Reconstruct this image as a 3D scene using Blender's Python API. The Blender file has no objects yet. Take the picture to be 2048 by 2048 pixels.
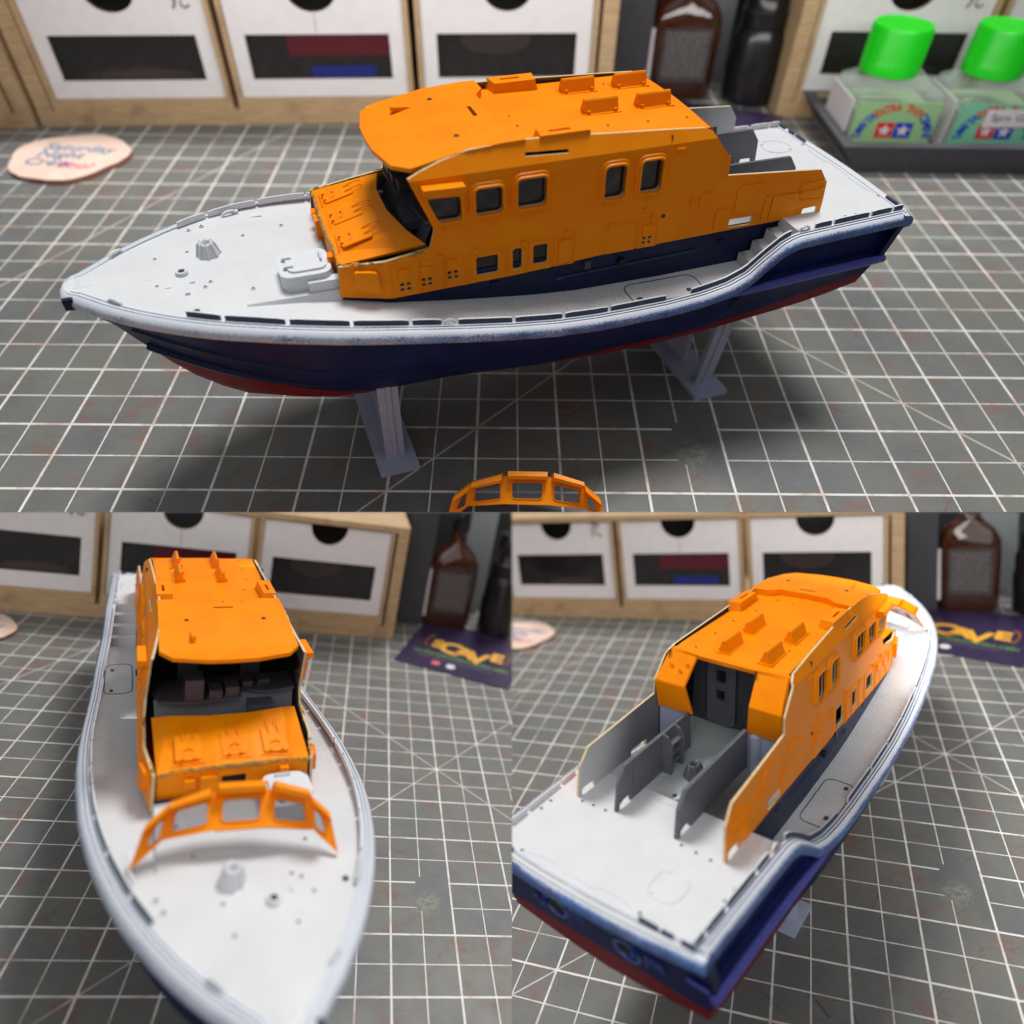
import bpy, bmesh, math, random
from mathutils import Vector, Matrix, Euler
from mathutils.geometry import tessellate_polygon
random.seed(7)
PI = math.pi
sc = bpy.context.scene
COL = sc.collection
F_PX = 1450.0            # focal length for a 2048 px wide picture
# fitted set-ups of the bench (three views of it, laid out one above two): view pose (rotation vector, shift), boat pose,
# storage offset (dx, dy, yaw, z stretch, u stretch), boat size, y and z trim, mat v stretch
PR = {"A": [2.42121, 0.00361, 0.01746, 5.13942, -0.41592, 16.62187, 0.00148, 0.00015, -2.80223, 2.60046, 6.51472, 4.66019, 0.07217, 1.41114, 0.00053, 0.83341, 0.97744, 0.93257, 1.02934, 0.8888, 1.08481],
      "B": [1.81908, -0.01819, 0.29664, -1.76894, 13.17865, 22.5686, -0.04157, -0.08617, -1.27696, -12.28458, 16.67827, 4.15852, -0.60815, 0.46178, 0.01275, 1.11111, 0.97839, 1.44125, 0.7742, 0.83115, 1.06656],
      "C": [1.80844, 0.25958, -0.37755, 14.07983, 12.18021, 21.02869, -0.00282, 0.08954, 1.23422, -9.46915, -8.18452, 6.56276, 0.53378, 1.89981, -0.02574, 1.12699, 1.01596, 1.36068, 0.77287, 0.85898, 1.14565]}
def rotv(r):
    v = Vector(r); return Matrix.Rotation(v.length, 3, v.normalized()) if v.length > 1e-9 else Matrix.Identity(3)
RA = rotv(PR["A"][:3]); GA = 1.0/PR["A"][17]
CAMLOC = -(RA.transposed() @ Vector(PR["A"][3:6])) * GA
PAN = {}
for k, p in PR.items():
    g = 1.0/p[17]
    M = Matrix.Translation(CAMLOC) @ RA.transposed().to_4x4() @ (Matrix.Translation(Vector(p[3:6])*g) @ (rotv(p[:3])*g).to_4x4())
    PAN[k] = dict(M=M, g=g, boat=(rotv(p[6:9]), Vector(p[9:12]), Vector((p[17], p[17]*p[18], p[17]*p[19]))), d=p[12:17], mv=p[20])

# ------------------------------------------------------------------ camera
cam = bpy.data.cameras.new("camera"); camo = bpy.data.objects.new("camera", cam); COL.objects.link(camo)
CR = RA.transposed() @ Matrix(((1,0,0),(0,-1,0),(0,0,-1)))
camo.matrix_world = Matrix.Translation(CAMLOC) @ CR.to_4x4()
cam.sensor_fit = 'HORIZONTAL'; cam.sensor_width = 36.0; cam.lens = 36.0*F_PX/2048.0
cam.clip_start = 0.05; cam.clip_end = 400
cam.dof.use_dof = True; cam.dof.focus_distance = 16.5; cam.dof.aperture_fstop = 0.105
sc.camera = camo
# ------------------------------------------------------------------ world and exposure
w = bpy.data.worlds.new("World"); sc.world = w; w.use_nodes = True
w.node_tree.nodes["Background"].inputs[0].default_value = (0.82, 0.9, 1.0, 1); w.node_tree.nodes["Background"].inputs[1].default_value = 0.14
sc.view_settings.view_transform = 'Standard'; sc.view_settings.look = 'None'
sc.view_settings.exposure = 0.0; sc.view_settings.gamma = 1.0
# ------------------------------------------------------------------ lamps: each bench view has an overhead key plus added dome and front fill
LCOL = {k: bpy.data.collections.new("bench_" + k) for k in PAN}
def lamp(k, d, strength, angle, col=(1, 1, 1)):
    l = bpy.data.lights.new("ceiling_and_fill", 'SUN'); l.energy = strength; l.angle = math.radians(angle); l.color = col
    o = bpy.data.objects.new("ceiling_and_fill", l); COL.objects.link(o)
    dirw = (PAN[k]['M'].to_3x3() @ Vector(d)).normalized()
    o.rotation_euler = dirw.to_track_quat('Z', 'Y').to_euler(); o.location = CAMLOC + dirw*60
    o.light_linking.receiver_collection = LCOL[k]; o.light_linking.blocker_collection = LCOL[k]
LAMPS = {"A": [((0.08, 0.38, 1.0), 3.0, 20), ((0.0, 0.15, 1.0), 0.8, 115), ((-0.3, -0.9, 0.45), 0.10, 60)],
         "B": [((0.25, 0.50, 1.0), 2.6, 20), ((0.0, -0.1, 1.0), 1.0, 130), ((-0.2, -0.9, 0.5), 0.75, 60)],
         "C": [((-0.35, 0.30, 1.0), 2.5, 20), ((0.0, -0.1, 1.0), 1.0, 130), ((0.3, -0.9, 0.5), 1.0, 60)]}
for k, ls in LAMPS.items():
    for (kd, st_, an_), tint in zip(ls, ((1.0, 0.99, 0.97), (0.93, 0.97, 1.0), (1.0, 0.97, 0.94))): lamp(k, kd, st_, an_, tint)

def cabinet_fill(k, loc, aim, power, sx, sy):    # added unseen fill light that brightens the drawer fronts
    l = bpy.data.lights.new("cabinet_fill", 'AREA'); l.shape = 'RECTANGLE'; g = PAN[k]['g']; l.size = sx*g; l.size_y = sy*g; l.energy = power*g*g; l.color = (1.0, 0.98, 0.95)
    o = bpy.data.objects.new("cabinet_fill", l); COL.objects.link(o); M = PAN[k]['M']
    a, b = M @ Vector(loc), M @ Vector(aim); o.location = a; o.rotation_euler = (a-b).to_track_quat('Z', 'Y').to_euler()
    o.light_linking.receiver_collection = LCOL[k]; o.light_linking.blocker_collection = LCOL[k]
for k, zz in (("A", 8.8), ("B", 13.0), ("C", 16.0)): cabinet_fill(k, (-4, {"A": 11.0, "B": 15.5, "C": 12.5}[k], zz), (-4, 23, 3.8), {"A": 2300, "B": 260, "C": 1900}[k], 34, 3)

# ------------------------------------------------------------------ materials
def nt(name):
    m = bpy.data.materials.new(name); m.use_nodes = True; t = m.node_tree
    return m, t, t.nodes["Principled BSDF"]
def N(t, typ, **kw):
    n = t.nodes.new(typ)
    for a, v in kw.items():
        if a.startswith('i'): n.inputs[int(a[1:])].default_value = v
        else: setattr(n, a, v)
    return n
def L(t, a, b): t.links.new(a, b)
def math_(t, op, a, b=None, c=None, clamp=False):
    n = t.nodes.new("ShaderNodeMath"); n.operation = op; n.use_clamp = clamp
    for i, x in enumerate((a, b, c)):
        if x is None: continue
        if isinstance(x, (int, float)): n.inputs[i].default_value = x
        else: t.links.new(x, n.inputs[i])
    return n.outputs[0]
def mixc(t, f, a, b):
    n = t.nodes.new("ShaderNodeMix"); n.data_type = 'RGBA'
    for i, x in ((0, f), (6, a), (7, b)):
        if isinstance(x, (int, float)): n.inputs[i].default_value = x
        elif isinstance(x, tuple): n.inputs[i].default_value = (*x, 1) if len(x) == 3 else x
        else: t.links.new(x, n.inputs[i])
    return n.outputs[2]
def noise(t, vec, scale, detail=3, rough=0.55, w=None):
    n = t.nodes.new("ShaderNodeTexNoise"); n.inputs["Scale"].default_value = scale; n.inputs["Detail"].default_value = detail; n.inputs["Roughness"].default_value = rough
    if vec is not None: t.links.new(vec, n.inputs["Vector"])
    return n.outputs["Fac"]
def ramp(t, x, lo, hi):
    n = t.nodes.new("ShaderNodeMapRange"); n.inputs[1].default_value = lo; n.inputs[2].default_value = hi; n.interpolation_type = 'SMOOTHSTEP'
    t.links.new(x, n.inputs[0]); return n.outputs[0]
def objco(t): return t.nodes.new("ShaderNodeTexCoord").outputs["Object"]
def bump(t, b, h, strength=0.2, dist=0.02):
    n = t.nodes.new("ShaderNodeBump"); n.inputs["Strength"].default_value = strength; n.inputs["Distance"].default_value = dist
    t.links.new(h, n.inputs["Height"]); t.links.new(n.outputs[0], b.inputs["Normal"])
def paint(name, c, rough=0.45, var=0.12, scale=6, bmp=0.15, bscale=40, spec=0.5, c2=None, coat=0):
    m, t, b = nt(name); o = objco(t)
    dark = tuple(x*(1-var) for x in c) if c2 is None else c2
    L(t, mixc(t, ramp(t, noise(t, o, scale, 4), 0.35, 0.7), c, dark), b.inputs["Base Color"])
    b.inputs["Roughness"].default_value = rough; b.inputs["Specular IOR Level"].default_value = spec; b.inputs["Coat Weight"].default_value = coat
    if bmp: bump(t, b, noise(t, o, bscale, 2), bmp, 0.01)
    return m
def m_orange():
    m, t, b = nt("orange_enamel"); o = objco(t)
    n1 = ramp(t, noise(t, o, 1.3, 3), 0.4, 0.65); sp = ramp(t, noise(t, o, 38, 2), 0.62, 0.72); dot = ramp(t, noise(t, o, 5.5, 1), 0.735, 0.75)
    c = mixc(t, n1, (0.93, 0.268, 0.000), (0.91, 0.24, 0.000)); c = mixc(t, math_(t, 'MULTIPLY', sp, 0.25), c, (0.95, 0.32, 0.01)); c = mixc(t, math_(t, 'MULTIPLY', dot, 0.5), c, (0.95, 0.13, 0.005))
    L(t, c, b.inputs["Base Color"]); b.inputs["Roughness"].default_value = 0.36; b.inputs["Specular IOR Level"].default_value = 0.14
    bump(t, b, math_(t, 'ADD', noise(t, o, 30, 3), math_(t, 'MULTIPLY', dot, 0.6)), 0.35, 0.012)
    return m
def m_deck():
    m, t, b = nt("white_primer"); o = objco(t); sx = N(t, "ShaderNodeSeparateXYZ"); L(t, o, sx.inputs[0])
    ay = math_(t, 'ABSOLUTE', sx.outputs[1])
    side = math_(t, 'MULTIPLY', math_(t, 'MULTIPLY', ramp(t, sx.outputs[0], 4.6, 6.2), ramp(t, sx.outputs[0], 14.0, 10.5)), ramp(t, ay, 1.5, 1.9))
    inner = math_(t, 'MULTIPLY', ramp(t, sx.outputs[0], 1.7, 4.2), ramp(t, ay, 2.2, 1.2))
    inner = math_(t, 'MULTIPLY', inner, ramp(t, sx.outputs[0], 12.8, 12.6))
    dens = math_(t, 'MAXIMUM', math_(t, 'MULTIPLY', side, 0.55), inner)
    dens = math_(t, 'MAXIMUM', dens, math_(t, 'MULTIPLY', ramp(t, noise(t, o, 0.8, 2), 0.5, 0.75), 0.16))
    fine = noise(t, o, 60, 2, 0.7)
    thr = math_(t, 'SUBTRACT', 0.78, math_(t, 'MULTIPLY', dens, 0.50))
    n = t.nodes.new("ShaderNodeMapRange"); n.inputs[3].default_value = 0; n.inputs[4].default_value = 1
    L(t, fine, n.inputs[0]); L(t, thr, n.inputs[1]); L(t, math_(t, 'ADD', thr, 0.06), n.inputs[2])
    base = mixc(t, ramp(t, noise(t, o, 1.2, 4), 0.3, 0.7), (0.66, 0.66, 0.665), (0.62, 0.62, 0.63))
    c = mixc(t, math_(t, 'MULTIPLY', n.outputs[0], 0.8), base, (0.27, 0.30, 0.30))
    L(t, c, b.inputs["Base Color"]); b.inputs["Roughness"].default_value = 0.5
    bump(t, b, math_(t, 'ADD', noise(t, o, 26, 5, 0.75), noise(t, o, 70, 2)), 0.22, 0.012)
    return m
def m_fender():
    m, t, b = nt("oversprayed_fender"); tc = t.nodes.new("ShaderNodeTexCoord"); o = tc.outputs["Object"]
    s = N(t, "ShaderNodeSeparateXYZ"); L(t, tc.outputs["Normal"], s.inputs[0]); sx = N(t, "ShaderNodeSeparateXYZ"); L(t, o, sx.inputs[0])
    down = math_(t, 'SUBTRACT', 1.0, ramp(t, s.outputs[2], 0.45, 0.93))
    aft = ramp(t, sx.outputs[0], 17.5, 4.5)
    dens = math_(t, 'MULTIPLY', down, math_(t, 'ADD', 0.58, math_(t, 'MULTIPLY', aft, 0.5)))
    cl = math_(t, 'MULTIPLY', math_(t, 'SUBTRACT', noise(t, o, 1.6, 4), 0.5), 0.30)
    fine = math_(t, 'ADD', noise(t, o, 36, 3, 0.8), cl)
    thr = math_(t, 'SUBTRACT', 0.78, math_(t, 'MULTIPLY', dens, 0.42))
    n = t.nodes.new("ShaderNodeMapRange"); L(t, fine, n.inputs[0]); L(t, thr, n.inputs[1]); L(t, math_(t, 'ADD', thr, 0.10), n.inputs[2])
    blue = mixc(t, ramp(t, noise(t, o, 2.2, 3), 0.4, 0.65), (0.010, 0.045, 0.20), (0.02, 0.11, 0.37))
    base = mixc(t, math_(t, 'MULTIPLY', math_(t, 'MULTIPLY', dens, dens), 0.35), (0.66, 0.68, 0.73), (0.06, 0.17, 0.42))
    c = mixc(t, math_(t, 'MULTIPLY', n.outputs[0], 0.9), base, blue)
    L(t, c, b.inputs["Base Color"]); b.inputs["Roughness"].default_value = 0.5
    bump(t, b, fine, 0.2, 0.01); return m
def m_hull():
    m, t, b = nt("hull_paint"); o = objco(t); s = N(t, "ShaderNodeSeparateXYZ"); L(t, o, s.inputs[0])
    wl = math_(t, 'ADD', -1.72, math_(t, 'MULTIPLY', ramp(t, s.outputs[0], 0.3, 4.5), -0.63))
    wl = math_(t, 'ADD', wl, math_(t, 'MULTIPLY', ramp(t, s.outputs[0], 7.5, 10.0), -0.45))
    wl = math_(t, 'ADD', wl, math_(t, 'MULTIPLY', ramp(t, s.outputs[0], 12.3, 16.8), 0.68))
    wl = math_(t, 'ADD', wl, math_(t, 'MULTIPLY', math_(t, 'SUBTRACT', noise(t, o, 7, 2), 0.5), 0.03))
    f = ramp(t, math_(t, 'SUBTRACT', s.outputs[2], wl), -0.012, 0.012)
    navy = mixc(t, ramp(t, noise(t, o, 1.6, 3), 0.35, 0.7), (0.004, 0.009, 0.060), (0.008, 0.016, 0.085))
    red = mixc(t, ramp(t, noise(t, o, 2.0, 3), 0.35, 0.7), (0.17, 0.006, 0.012), (0.13, 0.008, 0.012))
    L(t, mixc(t, f, red, navy), b.inputs["Base Color"]); b.inputs["Roughness"].default_value = 0.45; b.inputs["Specular IOR Level"].default_value = 0.12
    bump(t, b, noise(t, o, 40, 2), 0.12, 0.01); return m
def m_mat():
    m, t, b = nt("cutting_mat_vinyl"); o = objco(t); s = N(t, "ShaderNodeSeparateXYZ"); L(t, o, s.inputs[0]); u, v = s.outputs[0], s.outputs[1]
    def pp(x, sc_): return math_(t, 'PINGPONG', x, sc_)
    def near(x, wd): return math_(t, 'LESS_THAN', x, wd)
    def inside(x, a, c): return math_(t, 'MULTIPLY', math_(t, 'GREATER_THAN', x, a), math_(t, 'LESS_THAN', x, c))
    gap = math_(t, 'MULTIPLY', inside(u, -1.16, -0.04), inside(v, 0.86, 2.24)); keep = math_(t, 'SUBTRACT', 1.0, gap)
    jit = math_(t, 'MULTIPLY', math_(t, 'SUBTRACT', noise(t, o, 25, 2), 0.5), 0.016)
    uj = math_(t, 'ADD', u, jit); vj = math_(t, 'ADD', v, jit)
    lines = math_(t, 'MAXIMUM', math_(t, 'MAXIMUM', near(pp(uj, 0.5), 0.017), near(pp(uj, 1.0), 0.031)), math_(t, 'MAXIMUM', near(pp(vj, 0.5), 0.017), near(pp(vj, 1.0), 0.031)))
    lines = math_(t, 'MULTIPLY', lines, keep)
    d1 = near(math_(t, 'ABSOLUTE', math_(t, 'SUBTRACT', math_(t, 'ADD', uj, v), 8.0)), 0.034)
    d2 = near(math_(t, 'ABSOLUTE', math_(t, 'SUBTRACT', math_(t, 'SUBTRACT', v, uj), 8.0)), 0.034)
    d3 = near(math_(t, 'ABSOLUTE', math_(t, 'SUBTRACT', math_(t, 'MULTIPLY', uj, 1.72), math_(t, 'SUBTRACT', v, 43.0))), 0.05)
    dg = math_(t, 'MULTIPLY', math_(t, 'MAXIMUM', math_(t, 'MAXIMUM', d1, d2), d3), 0.62)
    lines = math_(t, 'MAXIMUM', lines, dg)
    st = t.nodes.new("ShaderNodeMapping"); st.inputs["Rotation"].default_value = (0, 0, 0.6); st.inputs["Scale"].default_value = (1, 3.0, 1); L(t, o, st.inputs[0])
    base = mixc(t, ramp(t, noise(t, o, 0.5, 5, 0.6), 0.3, 0.7), (0.100, 0.106, 0.107), (0.135, 0.138, 0.133))
    base = mixc(t, math_(t, 'MULTIPLY', ramp(t, noise(t, st.outputs[0], 2.0, 6, 0.7), 0.5, 0.8), 0.6), base, (0.17, 0.175, 0.17))
    base = mixc(t, math_(t, 'MULTIPLY', ramp(t, noise(t, o, 0.22, 4, 0.65), 0.38, 0.62), 0.8), base, (0.150, 0.146, 0.125))
    patch = ramp(t, noise(t, o, 0.33, 2), 0.40, 0.60)
    redst = math_(t, 'MULTIPLY', math_(t, 'MULTIPLY', ramp(t, noise(t, o, 1.15, 5, 0.72), 0.50, 0.68), patch), 0.75)
    base = mixc(t, redst, base, (0.20, 0.075, 0.055))
    ol = math_(t, 'MULTIPLY', ramp(t, noise(t, st.outputs[0], 0.9, 6, 0.75), 0.56, 0.68), 0.6)
    base = mixc(t, ol, base, (0.13, 0.11, 0.06))
    base = mixc(t, math_(t, 'MULTIPLY', ramp(t, noise(t, o, 6.5, 3, 0.6), 0.70, 0.74), 0.85), base, (0.16, 0.035, 0.02))
    base = mixc(t, math_(t, 'MULTIPLY', ramp(t, noise(t, o, 14, 2, 0.6), 0.75, 0.78), 0.7), base, (0.02, 0.02, 0.022))
    base = mixc(t, math_(t, 'MULTIPLY', ramp(t, noise(t, o, 26, 2, 0.6), 0.755, 0.78), 0.6), base, (0.55, 0.55, 0.52))
    vo = t.nodes.new("ShaderNodeTexVoronoi"); vo.feature = 'DISTANCE_TO_EDGE'; vo.inputs["Scale"].default_value = 0.42; 
    mp = t.nodes.new("ShaderNodeMapping"); mp.inputs["Scale"].default_value = (1.0, 2.6, 1); mp.inputs["Rotation"].default_value = (0, 0, -0.5); L(t, o, mp.inputs[0]); L(t, mp.outputs[0], vo.inputs["Vector"])
    scr = math_(t, 'MULTIPLY', math_(t, 'LESS_THAN', vo.outputs["Distance"], 0.0045), ramp(t, noise(t, o, 0.7, 2), 0.52, 0.6))
    base = mixc(t, math_(t, 'MULTIPLY', scr, 0.6), base, (0.035, 0.035, 0.035))
    gx = math_(t, 'SUBTRACT', u, -0.78); gy = math_(t, 'SUBTRACT', v, 1.15)
    gl = math_(t, 'SQRT', math_(t, 'ADD', math_(t, 'MULTIPLY', gx, gx), math_(t, 'MULTIPLY', gy, gy)))
    glue = math_(t, 'MULTIPLY', ramp(t, gl, 0.65, 0.1), ramp(t, noise(t, o, 5, 4, 0.7), 0.42, 0.6))
    base = mixc(t, math_(t, 'MULTIPLY', glue, 0.6), base, (0.30, 0.29, 0.20))
    lc = mixc(t, ramp(t, noise(t, o, 0.9, 4, 0.7), 0.46, 0.66), (0.70, 0.675, 0.635), (0.52, 0.39, 0.33))
    wear = ramp(t, noise(t, o, 17, 3, 0.7), 0.26, 0.40)
    L(t, mixc(t, math_(t, 'MULTIPLY', lines, wear), base, lc), b.inputs["Base Color"])
    L(t, math_(t, 'ADD', 0.33, math_(t, 'MULTIPLY', noise(t, o, 1.2, 4), 0.3)), b.inputs["Roughness"]); b.inputs["Specular IOR Level"].default_value = 0.4
    bump(t, b, math_(t, 'ADD', noise(t, o, 30, 3), math_(t, 'MULTIPLY', lines, 0.5)), 0.12, 0.01)
    return m
def m_wood():
    m, t, b = nt("plywood"); o = objco(t); mp = t.nodes.new("ShaderNodeMapping"); mp.inputs["Scale"].default_value = (0.5, 6, 9); L(t, o, mp.inputs[0])
    f = noise(t, mp.outputs[0], 2.2, 5, 0.65)
    c = mixc(t, ramp(t, f, 0.3, 0.7), (0.58, 0.40, 0.22), (0.38, 0.245, 0.13)); c = mixc(t, ramp(t, noise(t, o, 0.8, 3), 0.5, 0.75), c, (0.36, 0.22, 0.13))
    L(t, c, b.inputs["Base Color"]); b.inputs["Roughness"].default_value = 0.6; bump(t, b, f, 0.2, 0.02); return m
def m_glass(name, tint, rough=0.03, alpha=0.25, edge=None):
    m, t, b = nt(name); b.inputs["Base Color"].default_value = (*tint, 1); b.inputs["Roughness"].default_value = rough
    b.inputs["Alpha"].default_value = alpha; b.inputs["Specular IOR Level"].default_value = 0.9; return m
def m_fin(name, c, rough=0.5):
    m, t, b = nt(name); o = objco(t)
    L(t, mixc(t, ramp(t, noise(t, o, 14, 3), 0.3, 0.7), c, tuple(x*0.8 for x in c)), b.inputs["Base Color"]); b.inputs["Roughness"].default_value = rough; return m
def m_filler():
    m, t, b = nt("sanded_filler"); o = objco(t); f = noise(t, o, 9, 5, 0.7)
    c = mixc(t, ramp(t, f, 0.40, 0.52), (0.70, 0.25, 0.01), (0.26, 0.20, 0.04)); c = mixc(t, ramp(t, f, 0.55, 0.62), c, (0.17, 0.16, 0.10))
    L(t, c, b.inputs["Base Color"]); b.inputs["Roughness"].default_value = 0.65; bump(t, b, f, 0.5, 0.03); return m
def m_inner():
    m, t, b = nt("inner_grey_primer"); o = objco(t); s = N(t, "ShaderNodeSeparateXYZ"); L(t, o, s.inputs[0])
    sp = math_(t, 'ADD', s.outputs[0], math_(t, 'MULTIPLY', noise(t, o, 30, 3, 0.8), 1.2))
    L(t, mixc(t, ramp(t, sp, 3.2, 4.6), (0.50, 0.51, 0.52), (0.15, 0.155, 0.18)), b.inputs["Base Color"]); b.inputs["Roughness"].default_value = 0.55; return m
MT = dict(
    orange=m_orange(), deck=m_deck(), fender=m_fender(), hull=m_hull(), mat=m_mat(), wood=m_wood(), filler=m_filler(), inner=m_inner(),
    navy=paint("navy_paint", (0.005, 0.011, 0.058), 0.4, 0.3, 3, 0.1, spec=0.3), ledge2=paint("deep_blue_fitting", (0.02, 0.05, 0.22), 0.35, 0.2, spec=0.6), ledge=paint("violet_blue_paint", (0.045, 0.045, 0.27), 0.45, 0.3, 25, 0.3, 60, c2=(0.09, 0.10, 0.40)),
    rail=paint("blue_white_rail", (0.018, 0.03, 0.06), 0.5, 0, 22, 0.1, c2=(0.04, 0.07, 0.12)), white=paint("white_paint", (0.68, 0.69, 0.72), 0.5, 0.06), grey=paint("grey_styrene", (0.10, 0.105, 0.125), 0.42, 0.15, 8, 0.2, 50, c2=(0.12, 0.125, 0.14)),
    doorgrey=paint("blue_grey_door", (0.11, 0.115, 0.14), 0.45, 0.1), dgrey=paint("dark_grey_paint", (0.07, 0.072, 0.088), 0.42, 0.2), brownish=paint("brown_grey_plastic", (0.055, 0.047, 0.055), 0.38, 0.2), black=m_fin("black_void", (0.004, 0.004, 0.006), 0.6),
    cream=m_fin("cream_edge", (0.72, 0.55, 0.30), 0.5), lilac=paint("lilac_resin", (0.36, 0.39, 0.51), 0.45, 0.06, 4, 0.08), hole=m_fin("drilled_hole", (0.02, 0.021, 0.025), 0.7),
    drawer=paint("white_laminate", (0.80, 0.76, 0.765), 0.5, 0.05, 1.5, 0.05), smoke=m_fin("smoked_acrylic", (0.018, 0.015, 0.016), 0.12), burnt=m_fin("laser_cut_edge", (0.16, 0.10, 0.04), 0.6),
    maroon=m_fin("maroon_box", (0.10, 0.008, 0.016), 0.3), royal=m_fin("blue_box", (0.012, 0.02, 0.20), 0.3), contents=m_fin("blurred_contents", (0.04, 0.028, 0.028), 0.3),
    pane=m_glass("clear_pane", (0.008, 0.008, 0.01), 0.05, 0.8), clear=m_glass("clear_styrene", (0.10, 0.11, 0.12), 0.05, 0.38),
    green=m_fin("green_cap", (0.01, 0.62, 0.01), 0.35), liquid=m_glass("bottle_glass", (0.50, 0.58, 0.50), 0.03, 0.30), fluid=m_fin("pale_green_fluid", (0.30, 0.46, 0.24), 0.1), label=m_fin("green_label", (0.30, 0.50, 0.24), 0.5), label2=m_fin("mint_label", (0.20, 0.55, 0.36), 0.5),
    paper=m_fin("paper", (0.72, 0.68, 0.70), 0.6), red=m_fin("red_ink", (0.62, 0.02, 0.015), 0.5), blue=m_fin("blue_ink", (0.01, 0.04, 0.45), 0.5), inkblue=m_fin("marker_blue", (0.08, 0.22, 0.38), 0.6), inkpink=m_fin("marker_pink", (0.75, 0.10, 0.20), 0.6),
    tray=paint("charcoal_printed_plastic", (0.045, 0.045, 0.055), 0.5, 0.2, 3, 0.4, 12), amber=m_glass("amber_glass", (0.055, 0.012, 0.003), 0.04, 0.80), dark=m_fin("dark_plastic", (0.010, 0.009, 0.011), 0.22), glabel=paint("printed_grey_label", (0.06, 0.05, 0.05), 0.6, 0.3, 3, 0),
    pprint=m_fin("label_print", (0.20, 0.18, 0.18), 0.6), purple=m_fin("purple_card", (0.035, 0.022, 0.065), 0.3), gold=m_fin("yellow_print", (0.85, 0.42, 0.03), 0.5), lime=m_fin("green_print", (0.10, 0.25, 0.04), 0.5), mauve=m_fin("mauve_print", (0.13, 0.08, 0.14), 0.5), brown=m_fin("brown_print", (0.30, 0.11, 0.03), 0.5), pink=m_fin("pink_print", (0.62, 0.12, 0.14), 0.5),
    slice=paint("pale_wood_slice", (0.72, 0.50, 0.40), 0.65, 0, 1.2, 0.1, c2=(0.72, 0.56, 0.47)), bark=m_fin("bark", (0.35, 0.14, 0.10), 0.7), wall=m_fin("dark_wall", (0.025, 0.026, 0.028), 0.7), pale=m_fin("pale_grey_plastic", (0.32, 0.35, 0.36), 0.5), ink=m_fin("brown_ink", (0.28, 0.17, 0.11), 0.6),
    black2=m_fin("gap_shade_black", (0.006, 0.006, 0.006), 0.8))

# ------------------------------------------------------------------ mesh helpers
NOW = ["A"]; OWN = {}          # the bench each object belongs to
def link(o):
    COL.objects.link(o); OWN[o.name] = NOW[0]; return o
def obj(name, bm, mat, parent=None, smooth=False, label=None, angle=35):
    me = bpy.data.meshes.new(name); bmesh.ops.recalc_face_normals(bm, faces=bm.faces) if name != "deck" else None
    if smooth:
        for f in bm.faces: f.smooth = True
    bm.to_mesh(me); bm.free()
    for m in (mat if isinstance(mat, (list, tuple)) else [mat]): me.materials.append(MT[m])
    if smooth: me.set_sharp_from_angle(angle=math.radians(angle))
    o = bpy.data.objects.new(name, me); link(o)
    if parent is not None: o.parent = parent
    if label: o['label'] = label
    return o
def B(): return bmesh.new()
def face(bm, pts, mi=0):
    try: f = bm.faces.new([bm.verts.new(p) for p in pts]); f.material_index = mi; return f
    except ValueError: return None
def box(bm, x0, x1, y0, y1, z0, z1, M=None, mi=0):
    ps = [Vector((x, y, z)) for z in (z0, z1) for x, y in ((x0, y0), (x1, y0), (x1, y1), (x0, y1))]
    if M is not None: ps = [M @ p for p in ps]
    v = [bm.verts.new(p) for p in ps]
    for q in ((0, 3, 2, 1), (4, 5, 6, 7), (0, 1, 5, 4), (1, 2, 6, 5), (2, 3, 7, 6), (3, 0, 4, 7)):
        bm.faces.new([v[i] for i in q]).material_index = mi
def bevel(bm, w, seg=2, ang=30):
    es = [e for e in bm.edges if len(e.link_faces) == 2 and e.calc_face_angle(0) > math.radians(ang)]
    bmesh.ops.bevel(bm, geom=es, offset=w, segments=seg, affect='EDGES', profile=0.6)
def lathe(bm, prof, c=(0, 0, 0), n=24, M=None, mi=0, sx=1, sy=1):
    rings = []
    for r, z in prof:
        ring = []
        for i in range(n):
            a = 2*PI*i/n; p = Vector((c[0]+r*math.cos(a)*sx, c[1]+r*math.sin(a)*sy, c[2]+z))
            ring.append(bm.verts.new(M @ p if M is not None else p))
        rings.append(ring)
    for a, b in zip(rings[:-1], rings[1:]):
        for i in range(n):
            bm.faces.new((a[i], a[(i+1) % n], b[(i+1) % n], b[i])).material_index = mi
    if prof[0][0] > 1e-4: bm.faces.new(rings[0][::-1]).material_index = mi
    if prof[-1][0] > 1e-4: bm.faces.new(rings[-1]).material_index = mi
def tube(bm, pts, r, n=8, mi=0):
    rings = []
    for i, p in enumerate(pts):
        d = (Vector(pts[min(i+1, len(pts)-1)])-Vector(pts[max(i-1, 0)])).normalized(); s = d.cross(Vector((0, 0, 1)))
        if s.length < 1e-3: s = d.cross(Vector((1, 0, 0)))
        s.normalize(); u = s.cross(d)
        rr = r if isinstance(r, (int, float)) else r[i]
        rings.append([bm.verts.new(Vector(p)+s*rr*math.cos(2*PI*j/n)+u*rr*math.sin(2*PI*j/n)) for j in range(n)])
    for a, b in zip(rings[:-1], rings[1:]):
        for j in range(n): bm.faces.new((a[j], a[(j+1) % n], b[(j+1) % n], b[j])).material_index = mi
    bm.faces.new(rings[0][::-1]).material_index = mi; bm.faces.new(rings[-1]).material_index = mi
def rrect(x0, x1, z0, z1, r, n=4):
    pts = []
    for cx, cz, a0 in ((x1-r, z1-r, 0), (x0+r, z1-r, 90), (x0+r, z0+r, 180), (x1-r, z0+r, 270)):
        for i in range(n+1):
            a = math.radians(a0+90*i/n); pts.append((cx+r*math.cos(a), cz+r*math.sin(a)))
    return pts
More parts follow.
